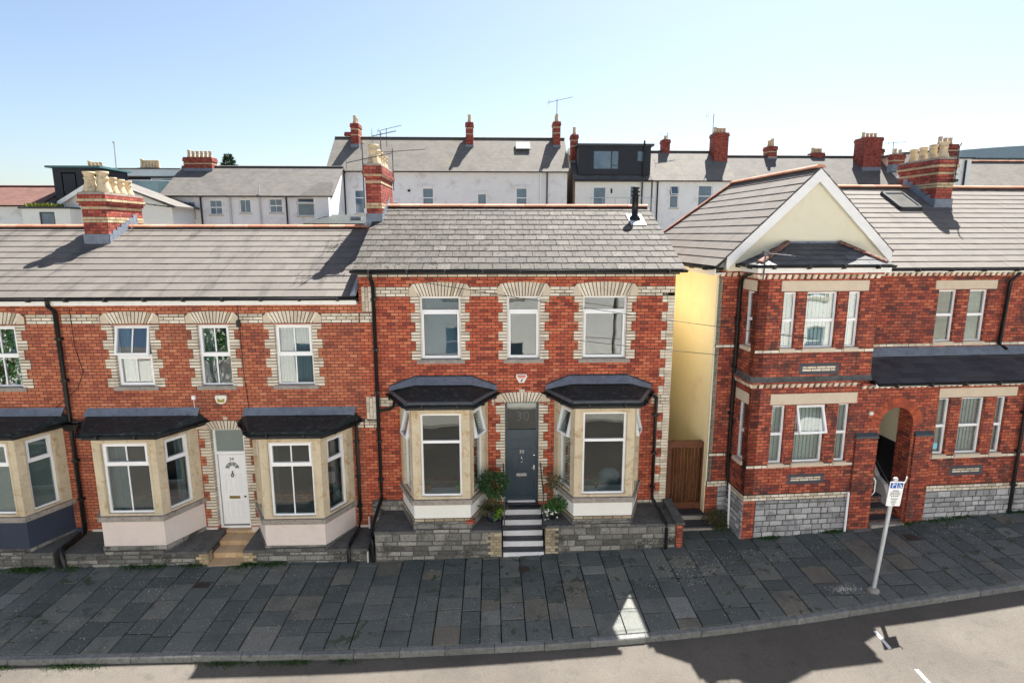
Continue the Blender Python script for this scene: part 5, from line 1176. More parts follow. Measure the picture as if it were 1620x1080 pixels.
for sx in (-1, 1):
    x1 = AP[0] + sx * (2.12 if sx < 0 else 1.98); z1 = AP[1] - slope * abs(x1 - AP[0])
    pts = [(AP[0], AP[1] - .01), (AP[0], AP[1] - .01 - W * 1.4), (x1, z1 - W * 1.4), (x1, z1 - .01)]
    if sx > 0: pts = pts[::-1]
    vb.ppoly(lambda u, v, d=0.0: Vector((u, yf - .012 + d, v)), pts[::-1] if sx > 0 else pts, 0, .04)
vb.build('bargeboard', 'white_paint', HR)
g = MB(); gutter(g, (E0 - .0, yb_ - .1, EZ - .01), (E0, yf + .1, EZ - .01), .06, (-1, 0, 0)); gutter(g, (4.42, EY + .0, EZ2 + .0), (RB, EY, EZ2), .062); g.build('gutter', 'black', HR)
g = MB(); g.box(E0 + .01, E0 + .04, yf + .1, yb_, EZ - .2, EZ - .02); g.box(E0 + .04, .9, yf + .05, yb_, EZ - .16, EZ - .14); g.box(4.42, RB, EY + .02, EY + .05, 6.70, 6.80); g.box(4.42, RB, EY + .05, 0, 6.72, 6.74); g.build('fascia', 'white_paint', HR)
# hipped slate roof over the bay
bz = 6.93; b0, b1, by = 1.22, 4.46, -1.16; t0, t1, tz = 2.36, 3.66, 7.42; ty = -.31
b = MB()
def hipface(pts, mat='bayslate'):
    O = Vector(pts[0]); U = (Vector(pts[1]) - O).normalized(); Nn = U.cross(Vector(pts[2]) - O).normalized(); Vv = Nn.cross(U)
    poly = [((Vector(p) - O).dot(U), (Vector(p) - O).dot(Vv)) for p in pts]; roof_tiles(b, O, U, Vv, poly, .21, .3, .006, .5, th=.01, lift=.012)
hipface([(b0, by, bz), (b1, by, bz), (t1, ty, tz), (t0, ty, tz)]); hipface([(b0, -.02, bz), (b0, by, bz), (t0, ty, tz)]); hipface([(b1, by, bz), (b1, -.02, bz), (t1, ty, tz)])
br_ = b.build('bay_roof', 'bayslate', HR)
g = MB(); g.quad((b0, by, bz - .01), (b1, by, bz - .01), (t1, ty, tz - .01), (t0, ty, tz - .01)); g.quad((b0, -.02, bz - .01), (b0, by, bz - .01), (t0, ty, tz - .01)); g.quad((b1, by, bz - .01), (b1, -.02, bz - .01), (t1, ty, tz - .01)); g.build('underlay', 'deck', br_)
g = MB(); ridge_run(g, (t0, ty - .02, tz + .02), (b0 + .1, by + .1, bz + .07), .085, .34); g.build('hip_tiles', 'brickstep', br_); g = MB(); ridge_run(g, (t1, ty - .02, tz + .02), (b1 - .1, by + .1, bz + .07), .085, .34); g.build('hip_tiles', 'brickstep', br_)
g = MB(); g.box(t0 - .05, t1 + .05, ty - .04, ty + .005, tz - .06, tz + .03); g.build('lead_flashing', 'lead', br_)
g = MB(); gutter(g, (b0 - .02, by + .03, bz), (b1 + .02, by + .03, bz), .055); gutter(g, (b0 + .03, 0, bz), (b0 + .03, by, bz), .055, (-1, 0, 0)); g.build('gutter', 'black', br_)
g = MB(); g.box(b0 + .06, b1, by + .06, by + .09, bz - .17, bz - .01); g.box(b0 + .06, b0 + .09, by + .09, 0, bz - .17, bz - .01); g.box(b0 + .09, b1, by + .09, -.9, bz - .17, bz - .15); g.box(b1 - .03, b1, by + .09, -.3, bz - .17, bz - .01); g.build('fascia', 'white_paint', br_)
# lean-to roof along the ground floor
t = MB(); ly0, lz0, lz1 = -1.18, 4.16, 4.66; Vp = Vector((0, -ly0 - .0, lz1 - lz0)).normalized(); roof_tiles(t, (0, ly0, lz0), (1, 0, 0), Vp, [(4.40, 0), (RB, 0), (RB, 1.27), (4.40, 1.27)], .2, .3, .004, .5, th=.01, lift=.012, rnd=random.Random(4))
po = t.build('porch_roof', 'bayslate', HR)
g = MB(); g.slab([(4.40, ly0, lz0 - .005), (RB, ly0, lz0 - .005), (RB, -.01, lz1 - .005), (4.40, -.01, lz1 - .005)], .04); g.build('underlay', 'deck', po)
g = MB(); g.hexa([(4.40, -.20, 4.60), (RB, -.20, 4.60), (RB, -.0, 4.70), (4.40, -.0, 4.70), (4.40, -.21, 4.62), (RB, -.21, 4.62), (RB, -.012, 4.79), (4.40, -.012, 4.79)]); g.build('lead_flashing', 'lead', po)
g = MB(); gutter(g, (4.40, ly0 + .03, lz0), (RB, ly0 + .03, lz0), .055); g.build('gutter', 'black', po)
g = MB(); g.box(4.40, RB, ly0 + .06, ly0 + .09, 4.07, 4.155); g.box(4.40, RB, ly0 + .09, -.9, 4.07, 4.09); g.build('fascia', 'white_paint', po)
downpipe(HR, [(1.36, -1.05, 6.93), (1.36, -1.0, 6.85), (1.40, -.2, 6.62), (1.40, -.08, 6.4), (1.40, -.08, 1.6), (1.44, -.10, 1.35), (1.47, -.12, .2)], .045, brackets=[(z, 1.40, -.07) for z in (5.6, 4.4, 3.2, 2.1)])
downpipe(HR, [(8.56, -.25, 6.80), (8.56, -.22, 6.65), (8.5, -.08, 6.45), (8.44, -.08, 4.85), (8.44, -.3, 4.76)], .042)
downpipe(HR, [(8.5, -1.1, 4.15), (8.5, -1.0, 3.95), (8.5, -.98, 3.8), (8.5, -.98, .55)], .042, brackets=[(z, 8.5, -.97) for z in (3.3, 2.3, 1.4)])
downpipe(HR, [(4.08, -1.0, 1.40), (4.08, -1.0, .25)], .028, 'waste_pipe', 'upvc'); downpipe(HR, [(1.36, -.33, 1.42), (1.38, -.36, .25)], .026, 'waste_pipe', 'upvc')
# stack, skylight, aerial bracket
chimney(HR, 8.36, 8.86, 2.5, 4.02, 7.4, 9.72, [(8.93, 2, .006), (9.72 - .42, 1, .006), (9.72 - .22, 1, .075)], [(8.61, 2.70, .122, .46), (8.61, 3.08, .122, .43), (8.61, 3.46, .125, .41), (8.61, 3.84, .125, .40)], P0=True)
g = MB()
for i in range(7): y = 2.46 + i * .19; z = 6.8 + .564 * (y + .3); g.box(8.325, 8.338, y, y + .185, z - .02, z + .28); g.box(8.862, 8.875, y, y + .185, z - .02, z + .28)
g.box(8.32, 8.88, 2.46, 2.50, 8.2, 8.62); g.build('lead_flashing', 'lead', HR)
g = MB(); g.tube([(8.8, 2.40, 9.1), (8.8, 2.38, 10.05), (8.86, 2.38, 10.15)], .016, 6); g.lathe((8.76, 2.36, 9.12), [(.02, -.05), (.09, -.03), (.10, .03), (.02, .05)], 10); g.tube([(8.72, 2.4, 9.3), (8.88, 2.4, 9.3)], .012, 6); g.build('aerial_bracket', 'iron', HR)
p = lambda x, s_, h=0.0: Vector((x, EY, EZ2)) + V3 * s_ + Vector((0, -V3.z, V3.y)) * h
g = MB(); a, b_, s0, s1 = 7.16, 7.84, 3.02, 4.02
for x0, x1, q0, q1 in ((a, b_, s0, s0 + .07), (a, b_, s1 - .09, s1), (a, a + .06, s0, s1), (b_ - .06, b_, s0, s1)): g.hexa([p(x0, q0, .0), p(x1, q0, .0), p(x1, q1, .0), p(x0, q1, .0), p(x0, q0, .11), p(x1, q0, .11), p(x1, q1, .11), p(x0, q1, .11)])
sk = g.build('skylight', 'alu', ro); g = MB(); g.hexa([p(a + .06, s0 + .07, .07), p(b_ - .06, s0 + .07, .07), p(b_ - .06, s1 - .09, .07), p(a + .06, s1 - .09, .07), p(a + .06, s0 + .07, .085), p(b_ - .06, s0 + .07, .085), p(b_ - .06, s1 - .09, .085), p(a + .06, s1 - .09, .085)]); g.build('pane', plain('pale_skylight_glass', (.13, .135, .125), .25, .3, 2, spec=.5), sk)
g = MB(); g.tube([(1.40, -1.12, 6.6), (1.42, -1.12, 7.25)], .018, 6); g.tube([(1.42, -1.12, 7.2), (2.3, -1.3, 7.12)], .010, 5)
for i in range(9): q = Vector((1.5, -1.135, 7.195)).lerp(Vector((2.28, -1.295, 7.12)), i / 8); g.tube([q + Vector((-.02, -.14, 0)), q + Vector((.02, .14, 0))], .006, 4)
g.box(1.36, 1.48, -1.16, -1.08, 7.16, 7.26); g.build('tv_aerial', 'aerial', HR)
# little meter on the yellow wall
o = thing('utility_meter', 'small dark meter box on the yellow wall behind the gate', 'meter', LW(.8, 3.2, 2.4)); g = MB(); c = LW(.80, 3.1, 2.45); g.box(c.x - .10, c.x + .14, c.y - .2, c.y + .2, 2.30, 2.72); g.build('housing', 'alu', o); g = MB(); g.tube([(c.x - .05, c.y - .1, 2.72), (c.x - .04, c.y - .1, 2.95), (c.x + .1, c.y + .1, 3.1)], .018, 6); g.build('conduit', 'alu', o)

# ------------------------------------------------------------------ parking sign
sx_, sy_ = 7.98, -3.05; sz = PZ(sx_, sy_); lean = .075
o = thing('sign_post', 'leaning grey steel post with a white and blue disabled parking sign', 'sign', (sx_, sy_, sz))
PL = lambda u, v, d=0.0: Vector((sx_ + lean * v + u * .995, sy_ + d + u * .10, sz + v - u * lean))
g = MB(); g.tube([PL(0, -.1), PL(0, 2.47)], .040, 14); g.lathe(PL(0, 2.47), [(.042, -.05), (.046, -.04), (.046, .03), (.02, .05)], 14); g.build('post', 'steel', o)
g = MB(); g.lathe((sx_, sy_, sz), [(.13, -.03), (.12, .03), (.06, .08)], 10); g.build('footing', 'concrete', o)
g = MB(); g.pbox(PL, -.155, .165, 1.93, 2.45, -.060, -.054); sp = g.build('sign_plate', 'sign_white', o)
g = MB(); g.pbox(PL, -.02, .02, 2.0, 2.02, -.054, -.03); g.pbox(PL, -.045, .045, 2.05, 2.08, -.0535, -.02); g.pbox(PL, -.045, .045, 2.33, 2.36, -.0535, -.02); g.build('clamp', 'steel', o)
g = MB(); g.tube([PL(.17, 2.42, -.05), PL(.20, 2.5, -.05), PL(.20, 2.56, -.05)], .012, 6); g.build('clip', 'sign_white', o)
g = MB(); g.pbox(PL, -.135, -.005, 2.315, 2.43, -.063, -.060); g.pbox(PL, .015, .145, 2.315, 2.43, -.063, -.060); g.build('blue_symbol_ground', 'sign_blue', sp)
text_mesh('P', .13, PL, -.07, 2.3725, -.066, .002).build('lettering', 'sign_white', sp)
g = MB(); cx, cz = .075, 2.355; g.tube([PL(cx + .035 * math.cos(t * .5), cz + .030 * math.sin(t * .5), -.0655) for t in range(-7, 4)], .006, 5); g.tube([PL(cx - .012, cz + .055, -.0655), PL(cx - .004, cz + .015, -.0655), PL(cx + .03, cz + .012, -.0655), PL(cx + .042, cz - .02, -.0655), PL(cx + .055, cz - .018, -.0655)], .006, 5); g.lathe(PL(cx - .013, cz + .066, -.0655), [(.002, -.009), (.009, 0), (.002, .009)], 8); g.build('wheelchair_symbol', 'sign_white', sp)
g = None
for i, (w, tx) in enumerate(((2.262, 'Disabled'), (2.222, 'badge holders'), (2.182, 'permit holders'), (2.142, 'at all times'), (2.087, 'Residents'), (2.047, 'permit'), (2.007, 'holders'), (1.967, 'only'))):
    text_mesh(tx, .040, PL, .005, w, -.062, .0015).build('lettering', 'ink', sp)

# ------------------------------------------------------------------ plants
def leafball(mb, c, rx, rz, n, size, rg, shell_=.45, clumps=7):
    cs = [(Vector((rg.gauss(0, 1), rg.gauss(0, 1), rg.gauss(0, 1))).normalized()) for _ in range(clumps)]
    for _ in range(n):
        d = Vector((rg.gauss(0, 1), rg.gauss(0, 1), rg.gauss(0, 1))).normalized()
        k = max(d.dot(q) for q in cs); rad = (1 - shell_ * rg.random() ** 1.5) * (.74 + .3 * max(0, k) ** 3)
        p = Vector(c) + Vector((d.x * rx * rad, d.y * rx * rad, d.z * rz * rad)); leaf(mb, p, (d + Vector((rg.gauss(0, .6), rg.gauss(0, .6), rg.gauss(0, .6) - .1))).normalized(), size * rg.uniform(.6, 1.2), rg)
def leaf(mb, p, d, L, rg, wd=.42):
    s = d.cross(Vector((rg.gauss(0, 1), rg.gauss(0, 1), rg.gauss(0, 1)))).normalized(); nrm = s.cross(d)
    q = [p, p + d * L * .5 + s * L * wd * .5 + nrm * L * .08, p + d * L - nrm * L * .06, p + d * L * .5 - s * L * wd * .5 + nrm * L * .08]
    n = len(mb.v); mb.v += [tuple(x) for x in q]; mb.f += [(n, n + 1, n + 2, n + 3)]; mb.mi.append(mb.mat); mb.sm.append(False)
rg = random.Random(21)
PG = 'potted plants beside the front steps'
o = thing('potted_plant', 'clipped bay tree with trailing lime leaves in a dark blue pot', 'potted plant', (.0, -.62, .74), PG)
g = MB(); g.lathe((.02, -.62, .74), [(.10, 0), (.15, .02), (.19, .18), (.20, .27), (.22, .29), (.22, .31), (.18, .31), (.17, .27)], 20); pt = g.build('pot', 'blue_pot', o); g = MB(); g.lathe((.02, -.62, 1.0), [(.165, 0), (.16, .02), (.02, .025)], 14); g.build('soil', 'soil', pt)
g = MB(); g.tube([(.02, -.62, 1.0), (.035, -.61, 1.25), (.02, -.62, 1.5)], .02, 8, r1=.014); g.build('trunk', 'bark', o)
g = MB(); leafball(g, (.02, -.62, 1.66), .37, .33, 1500, .085, rg); g.build('foliage', 'leaf', o)
g = MB(); leafball(g, (.0, -.64, 1.10), .33, .17, 420, .08, rg, .7); g.build('underplanting', 'leaf3', o)
g = MB()
for _ in range(170): t = rg.random(); p = Vector((.06 + .16 * t + rg.gauss(0, .035), -.84 + rg.gauss(0, .03), .93 + .22 * t + rg.gauss(0, .035))); leaf(g, p, Vector((rg.gauss(0, 1), -1, rg.gauss(-.3, .6))).normalized(), .07, rg, .5)
g.build('trailing_leaves', 'leaf2', o)
o = thing('potted_plant', 'thin shrub with bushy green underplanting and white flowers in a black pot', 'potted plant', (1.46, -.62, .80), PG)
g = MB(); g.lathe((1.46, -.62, .80), [(.12, 0), (.15, .02), (.20, .20), (.21, .22), (.21, .24), (.18, .24), (.17, .2)], 20); pt = g.build('pot', 'black_pot', o); g = MB(); g.lathe((1.46, -.62, .99), [(.165, 0), (.16, .02), (.02, .025)], 14); g.build('soil', 'soil', pt)
g = MB(); g.tube([(1.44, -.6, 1.0), (1.43, -.6, 1.3), (1.45, -.58, 1.72)], .016, 7, r1=.01)
for _ in range(7): a = Vector((1.44, -.59, rg.uniform(1.45, 1.7))); g.tube([a, a + Vector((rg.gauss(0, .12), rg.gauss(0, .1), rg.uniform(.02, .2)))], .007, 5)
g.build('trunk', 'bark', o)
g = MB(); leafball(g, (1.45, -.6, 1.70), .27, .19, 230, .085, rg, .8); g.build('foliage', 'leaf3', o)
g = MB(); leafball(g, (1.56, -.66, 1.15), .24, .20, 560, .075, rg, .6); leafball(g, (1.34, -.70, 1.05), .18, .13, 160, .07, rg, .6); g.build('underplanting', 'leaf4', o)
g = MB()
for _ in range(34): p = Vector((1.33 + rg.gauss(0, .09), -.84 + rg.gauss(0, .05), 1.03 + rg.gauss(0, .06))); [leaf(g, p, Vector((math.cos(k * 1.26), -.4, math.sin(k * 1.26))).normalized(), .024, rg, .8) for k in range(5)]
g.build('flowers', 'petal', o)
def sillpot(c, h, r, pm, lab, nm, leaves):
    o = thing('windowsill_plant', lab, 'potted plant', c); g = MB(); g.lathe(c, [(r * .7, 0), (r * .75, .01), (r, h * .8), (r * 1.08, h * .82), (r * 1.08, h), (r * .9, h), (r * .85, h * .85)], 14); g.build('pot', pm, o)
    if leaves:
        g = MB(); rr = random.Random(3)
        for _ in range(leaves): leaf(g, Vector(c) + Vector((rr.gauss(0, r * .4), rr.gauss(0, r * .4), h)), Vector((rr.gauss(0, .35), rr.gauss(0, .35), 1)).normalized(), rr.uniform(.08, .2), rr, .22)
        g.build('foliage', 'leaf4', o)
bs = MB(); bs.box(BL - .52, BL + .52, -.74, -.45, 1.42, 1.535); bs.box(BR - .55, BR + .55, -.74, -.45, 1.42, 1.535); bs.build('window_board', 'white_paint', H30)
sillpot((BL - .36, -.62, 1.535), .15, .075, 'terracotta', 'orange clay pot of small leaves inside the left bay window', '', 22)
sillpot((BL + .37, -.62, 1.535), .13, .06, 'green_pot', 'lime green pot with tall thin leaves inside the left bay window', '', 26)
sillpot((BR - .1, -.6, 1.535), .10, .05, 'black_pot', 'leafy plant in a small dark pot inside the right bay window', '', 40)
# armchair glimpsed in the right bay
o = thing('armchair', 'pale grey rounded armchair inside the right bay window', 'armchair', (BR + .3, -.05, .85)); g = MB(); g.lathe((BR + .32, -.02, 1.35), [(.02, -.3), (.26, -.26), (.30, 0), (.26, .34), (.14, .44), (.02, .46)], 18, 1, .55); g.build('backrest', 'curtain', o); g = MB(); g.lathe((BR + .32, -.28, 1.05), [(.02, -.2), (.33, -.18), (.35, .1), (.25, .16), (.02, .17)], 18, 1, .9); g.build('seat', 'curtain', o)

# weeds and moss in the angle of wall and paving and in the gutter
g = MB(); rg = random.Random(31)
def tufts(x0, x1, yfn, zfn, n, h, sp=.06):
    m = max(2, int((x1 - x0) * 1.6)); cl = [rg.uniform(x0, x1) for _ in range(m)]
    for _ in range(n):
        x = rg.choice(cl) + rg.gauss(0, .16); y = yfn(x) - abs(rg.gauss(0, sp)); p = Vector((x, y, zfn(x, y) - .01))
        leaf(g, p, Vector((rg.gauss(0, .5), rg.gauss(-.25, .4), .9)).normalized(), h * rg.uniform(.4, 1.2), rg, .3)
tufts(-12, -2.9, lambda x: -.99, PZ, 2300, .075, .09); tufts(-2.6, 4.3, lambda x: -1.06, PZ, 120, .04)
tufts(6.3, 9.0, lambda x: -.92 + .058 * (x - 4.6), PZ, 700, .07, .08); tufts(10.3, 14.5, lambda x: -.92 + .058 * (x - 4.6), PZ, 700, .08, .1)
tufts(5.7, 6.4, lambda x: -.2, PZ, 160, .06, .15)
tufts(-13, -2.2, lambda x: KY(x) - .015, RZ, 2600, .055, .07); tufts(-2.2, 12, lambda x: KY(x) - .015, RZ, 420, .03, .04)
tag(g.build('weeds', 'weed'), kind='stuff')
g = MB(); rg = random.Random(77)     # fallen petals and grit on the stones
for _ in range(1500):
    cx_, cy_, sd = rg.choice(((4.3, -1.9, .5), (5.2, -1.5, .7), (6.4, -1.6, .5), (8.1, -1.2, .6), (11.6, -1.0, .5), (11.0, -1.2, .6), (-5.2, -1.5, .8), (-7.4, -1.6, .9), (-6, -2.8, 2.2), (-9, -3.3, 1.5), (7.4, -2.95, .16), (7.4, -2.95, .16), (7.4, -2.95, .16), (2, -3.0, 2), (4.4, -2.2, .5), (4.0, -2.4, .4)))
    x = rg.gauss(cx_, sd); y = rg.gauss(cy_, sd * .4)
    if KY(x) + .15 < y < -1.3 + max(0, .06 * (x - 4.6)):
        z = PZ(x, y) + .006; q = rg.uniform(.006, .017); a = rg.random() * 3
        g.quad(*[(x + q * math.cos(a + k * 1.57) * (1 if k % 2 else .7), y + q * math.sin(a + k * 1.57), z + .002 * (k % 2)) for k in range(4)])
tag(g.build('fallen_petals', plain('dull_white_petal', (.50, .48, .43), .8, .2)), kind='stuff')
o = thing('shrub', 'low straggly shrub growing beside the downpipe right of the gate', 'shrub', LW(1.1, -.25, .2)); g = MB(); rg = random.Random(8); c = LW(1.12, -.22, .42); leafball(g, c, .34, .33, 1300, .06, rg, .75); g.build('foliage', 'leaf3', o)
g = MB()
for _ in range(14): g.tube([LW(1.12, -.2, .2), c + Vector((rg.gauss(0, .14), rg.gauss(0, .12), rg.uniform(-.05, .25)))], .006, 4)
g.build('stems', 'bark', o)

# overhead cables
def cable(name, label, a, b, sag, r=.007):
    a, b = Vector(a), Vector(b); g = MB(); g.tube([a.lerp(b, t / 16) + Vector((0, 0, -sag * 4 * (t / 16) * (1 - t / 16))) for t in range(17)], r, 5)
    tag(g.build(name, 'ink', loc=a), label, 'cable', 'telephone cables slung across the fronts')
cable('overhead_cable', 'thin dark cable slung from the tall house eaves across the yellow wall, upper of two', (-1.6, -.28, 6.52), LW(3.0, -1.0, 5.2), .05)
cable('overhead_cable', 'thin dark cable crossing the yellow wall, lower of two', (1.9, -.12, 5.12), LW(1.95, -1.0, 4.75), .02)

# ------------------------------------------------------------------ the houses behind
def fwin(parent, P, a, b, c, d, trans=None, bar=False, open_top=0, sill=True, cover=None):
    return window(parent, P, a, b, c, d, trans=trans, bar=bar, sash_low=False, sash_top=open_top > 0, open_top=open_top, d=.06, fw=.07, pane='glass_far', sill=.05 if sill else None, cover=None)
def far_chimney(parent, x, y, wx, wy, z0, z1, npot, mat='brickC', band_=True, ph=.55, pr=.14, axis=1):
    mb = MB(); mb.box(x - wx / 2, x + wx / 2, y - wy / 2, y + wy / 2, z0, z1 - .3); mb.box(x - wx / 2 - .05, x + wx / 2 + .05, y - wy / 2 - .05, y + wy / 2 + .05, z1 - .3, z1 - .12); mb.box(x - wx / 2 - .02, x + wx / 2 + .02, y - wy / 2 - .02, y + wy / 2 + .02, z1 - .12, z1)
    st = mb.build('chimney', mat, parent)
    if band_:
        for z in (z1 - .50, z1 - .95): g = MB(); g.box(x - wx / 2 - .008, x + wx / 2 + .008, y - wy / 2 - .008, y + wy / 2 + .008, z, z + .08); g.build('pale_band', 'yellow_brick', st)
    g = MB(); g.box(x - wx / 2 - .03, x + wx / 2 + .03, y - wy / 2 - .04, y + wy / 2 + .04, z0, z0 + .55); g.build('lead_flashing', 'lead', st)
    for i in range(npot):
        f = (i + .5) / npot - .5; c = (x + (f * wx * .9 if axis == 0 else 0), y + (f * wy * .9 if axis == 1 else 0), z1 - .01); chimney_pot(st, c, ph * (1.15 if i == 0 else 1), pr)
    return st
def far_house(label, x0, x1, y0, depth, zb, ze, zr, wall, roofm, wins=(), yr=None, cat='house', name='house', group=None, verge=.15, solid=True):
    o = thing(name, label, cat, ((x0 + x1) / 2, y0, zb), group); P = place((0, y0, 0)); yr = yr or y0 + depth / 2
    mb = MB(); holed(mb, P, x0, x1, zb, ze, [w[:4] for w in wins], 0, .3); mb.box(x0, x0 + .3, y0 + .3, y0 + depth, zb, ze); mb.box(x1 - .3, x1, y0 + .3, y0 + depth, zb, ze); mb.box(x0, x1, y0 + depth, y0 + depth + .3, zb, ze)
    for xx in (x0, x1 - .3): mb.raw([(xx, y0, ze), (xx, y0 + depth + .3, ze), (xx, yr, zr - .12), (xx + .3, y0, ze), (xx + .3, y0 + depth + .3, ze), (xx + .3, yr, zr - .12)], [(0, 1, 2), (5, 4, 3), (0, 2, 5, 3), (1, 4, 5, 2), (0, 3, 4, 1)])
    mb.build('wall', wall, o)
    r_ = MB(); e = .25; zl = ze - e * (zr - ze) / (yr - y0) + .08
    A = [(x0 - verge, y0 - e, zl), (x1 + verge, y0 - e, zl), (x1 + verge, yr, zr), (x0 - verge, yr, zr)]; B = [(x0 - verge, yr, zr), (x1 + verge, yr, zr), (x1 + verge, 2 * yr - y0 + e, zl), (x0 - verge, 2 * yr - y0 + e, zl)]
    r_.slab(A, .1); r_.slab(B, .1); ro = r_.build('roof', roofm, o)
    g = MB(); ridge_run(g, (x0 - verge, yr, zr + .02), (x1 + verge, yr, zr + .02), .14, .5, .6); g.build('ridge_tiles', 'far_slate2' if roofm != 'far_red' else 'far_red', ro)
    g = MB(); gutter(g, (x0 - verge, y0 - e + .03, zl - .02), (x1 + verge, y0 - e + .03, zl - .02), .07); g.build('gutter', 'black', o)
    for w in wins: fwin(o, P, *w)
    return o, P, ro
BH = 'terraced houses behind the front row'
# tall long pale terrace
W6 = [(-10.75, -9.98, 9.24, 11.08, .66), (-8.3, -7.3, 9.2, 10.15), (-5.42, -4.52, 9.2, 11.24, .62), (-1.08, -.33, 9.3, 10.81), (1.98, 2.90, 9.2, 11.26, .62)]
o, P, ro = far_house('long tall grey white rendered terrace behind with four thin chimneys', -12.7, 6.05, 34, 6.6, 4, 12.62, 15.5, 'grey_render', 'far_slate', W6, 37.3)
for x in (-11.35, 2.0): pass
downpipe(o, [(-11.45, 33.9, 12.5), (-11.45, 33.9, 6)], .06); downpipe(o, [(3.95, 33.9, 12.6), (3.95, 33.9, 6)], .07, 'soil_pipe', 'upvc'); downpipe(o, [(4.45, 33.9, 12.5), (4.45, 33.9, 6)], .055)
g = MB(); [g.lathe((x, 33.93, z), [(.01, -.10), (.10, -.06), (.11, .06), (.01, .1)], 10) for x, z in ((-12.0, 11.55), (-6.45, 11.0))]; g.build('wall_vent', 'ink', o)
for a, b, c_, d_, *_ in W6[2:]: g = MB(); g.box(a - .12, b + .12, 33.90, 34.02, d_ + .02, d_ + .16); g.build('hood_mould', 'grey_render', o)
far_chimney(o, -11.0, 36.9, .62, 1.3, 14.3, 16.45, 3); far_chimney(o, -11.9, 38.4, .6, .8, 14.3, 16.05, 0); far_chimney(o, -1.72, 36.9, .60, 1.1, 14.3, 16.6, 2); far_chimney(o, 5.45, 36.9, .58, 1.1, 14.3, 16.7, 2)
aerial(o, (5.45, 36.6, 16.7), 1.75, (1, .15, .25), 2.1, 7, .12, .022); aerial(o, (-8.4, 36.0, 14.6), 1.45, (1, .3, .3), 1.9, 7, .3, .02)
g = MB(); Vv = Vector((0, 3.3, 2.88)).normalized(); N_ = Vector((0, -2.88, 3.3)).normalized(); q = lambda x, t, h: Vector((x, 34, 12.66)) + Vv * t + N_ * h
g.hexa([q(2.05, 2.5, .1), q(3.25, 2.5, .1), q(3.25, 3.5, .1), q(2.05, 3.5, .1), q(2.05, 2.5, .2), q(3.25, 2.5, .2), q(3.25, 3.5, .2), q(2.05, 3.5, .2)]); sk = g.build('skylight', 'alu', ro); g = MB(); g.hexa([q(2.12, 2.57, .2), q(3.18, 2.57, .2), q(3.18, 3.43, .2), q(2.12, 3.43, .2), q(2.12, 2.57, .215), q(3.18, 2.57, .215), q(3.18, 3.43, .215), q(2.12, 3.43, .215)]); g.build('pane', plain('bright_skylight_glass', (.7, .72, .74), .1, .05, spec=.8), sk)
# lower grey terrace with five windows
W5 = [(-22.32, -21.19, 8.77, 9.97, .55, True), (-20.22, -19.29, 9.0, 10.06, .5, True), (-18.08, -17.26, 9.13, 10.11, None, True), (-15.97, -15.01, 9.14, 10.16, .5, True), (-13.99, -12.67, 8.92, 10.25, .68, False, 18)]
o, P, ro = far_house('lower grey rendered terrace behind with five small white windows', -23.45, -11.5, 30, 7, 4, 10.42, 12.72, 'grey_render', 'far_slate2', W5, 33.5)
downpipe(o, [(-20.75, 29.9, 10.3), (-20.75, 29.9, 6)], .06); downpipe(o, [(-18.7, 29.9, 10.2), (-18.7, 29.9, 6)], .06, 'soil_pipe', 'grey_pipe'); downpipe(o, [(-16.6, 29.9, 11.0), (-16.6, 29.9, 6)], .06, 'soil_pipe', 'grey_pipe'); downpipe(o, [(-14.7, 29.9, 10.3), (-14.7, 29.9, 6)], .055)
far_chimney(o, -22.15, 33.4, 2.1, .9, 12.0, 13.35, 6, axis=0, ph=.5, pr=.13)
o = thing('lean_to', 'dark low lean-to roof with a skylight behind the chimney of the tall house', 'extension', (-10.4, 27, 6)); g = MB(); g.box(-12.1, -8.6, 26.2, 29.8, 5, 8.3); g.build('wall', 'grey_render', o); g = MB(); g.hexa([(-12.4, 26.0, 8.25), (-8.4, 26.0, 8.25), (-8.4, 29.9, 8.95), (-11.6, 29.9, 8.95), (-12.4, 26, 8.33), (-8.4, 26, 8.33), (-8.4, 29.9, 9.03), (-11.6, 29.9, 9.03)]); ro = g.build('roof', 'felt', o); g = MB(); g.box(-9.6, -8.9, 27.4, 28.2, 8.6, 8.80); g.build('skylight', 'glass_far', ro)
o = thing('side_return', 'small grey rendered return with a lead slope beside the five windowed terrace', 'extension', (-12, 29, 8)); g = MB(); g.box(-12.5, -11.45, 29.0, 30, 5, 10.2); g.build('wall', 'grey_render', o); g = MB(); g.hexa([(-13.4, 28.8, 10.2), (-11.3, 28.8, 10.2), (-11.3, 30, 11.2), (-12.3, 30, 11.2), (-13.4, 28.8, 10.28), (-11.3, 28.8, 10.28), (-11.3, 30, 11.28), (-12.3, 30, 11.28)]); g.build('roof', 'far_slate2', o)
# house with the dark dormer
W7 = [(8.15, 9.2, 8.8, 11.35, None), (11.1, 11.7, 9.2, 11.45, None)]
o = thing('house', 'white house behind with a large black clad flat roofed dormer and roof terrace rail', 'house', (9.7, 34, 6)); P = place((0, 34, 0))
mb = MB(); holed(mb, P, 6.7, 12.8, 4, 11.9, [w[:4] for w in W7], 0, .3); mb.box(6.7, 12.8, 34.3, 41, 4, 11.9); mb.build('wall', 'white_render', o)
g = MB(); g.quad((6.68, 34, 4), (6.68, 41, 4), (6.68, 41, 12), (6.68, 37.4, 14.7), (6.68, 34, 12)); g.box(6.55, 6.68, 34, 41, 4, 11.9); g.raw([(6.55, 34, 11.9), (6.55, 41, 11.9), (6.55, 37.4, 14.7), (6.68, 34, 11.9), (6.68, 41, 11.9), (6.68, 37.4, 14.7)], [(0, 1, 2), (5, 4, 3), (0, 2, 5, 3), (1, 4, 5, 2)]); g.build('gable_wall', plain('brown_gable_render', (.16, .11, .075), .9, .2), o)
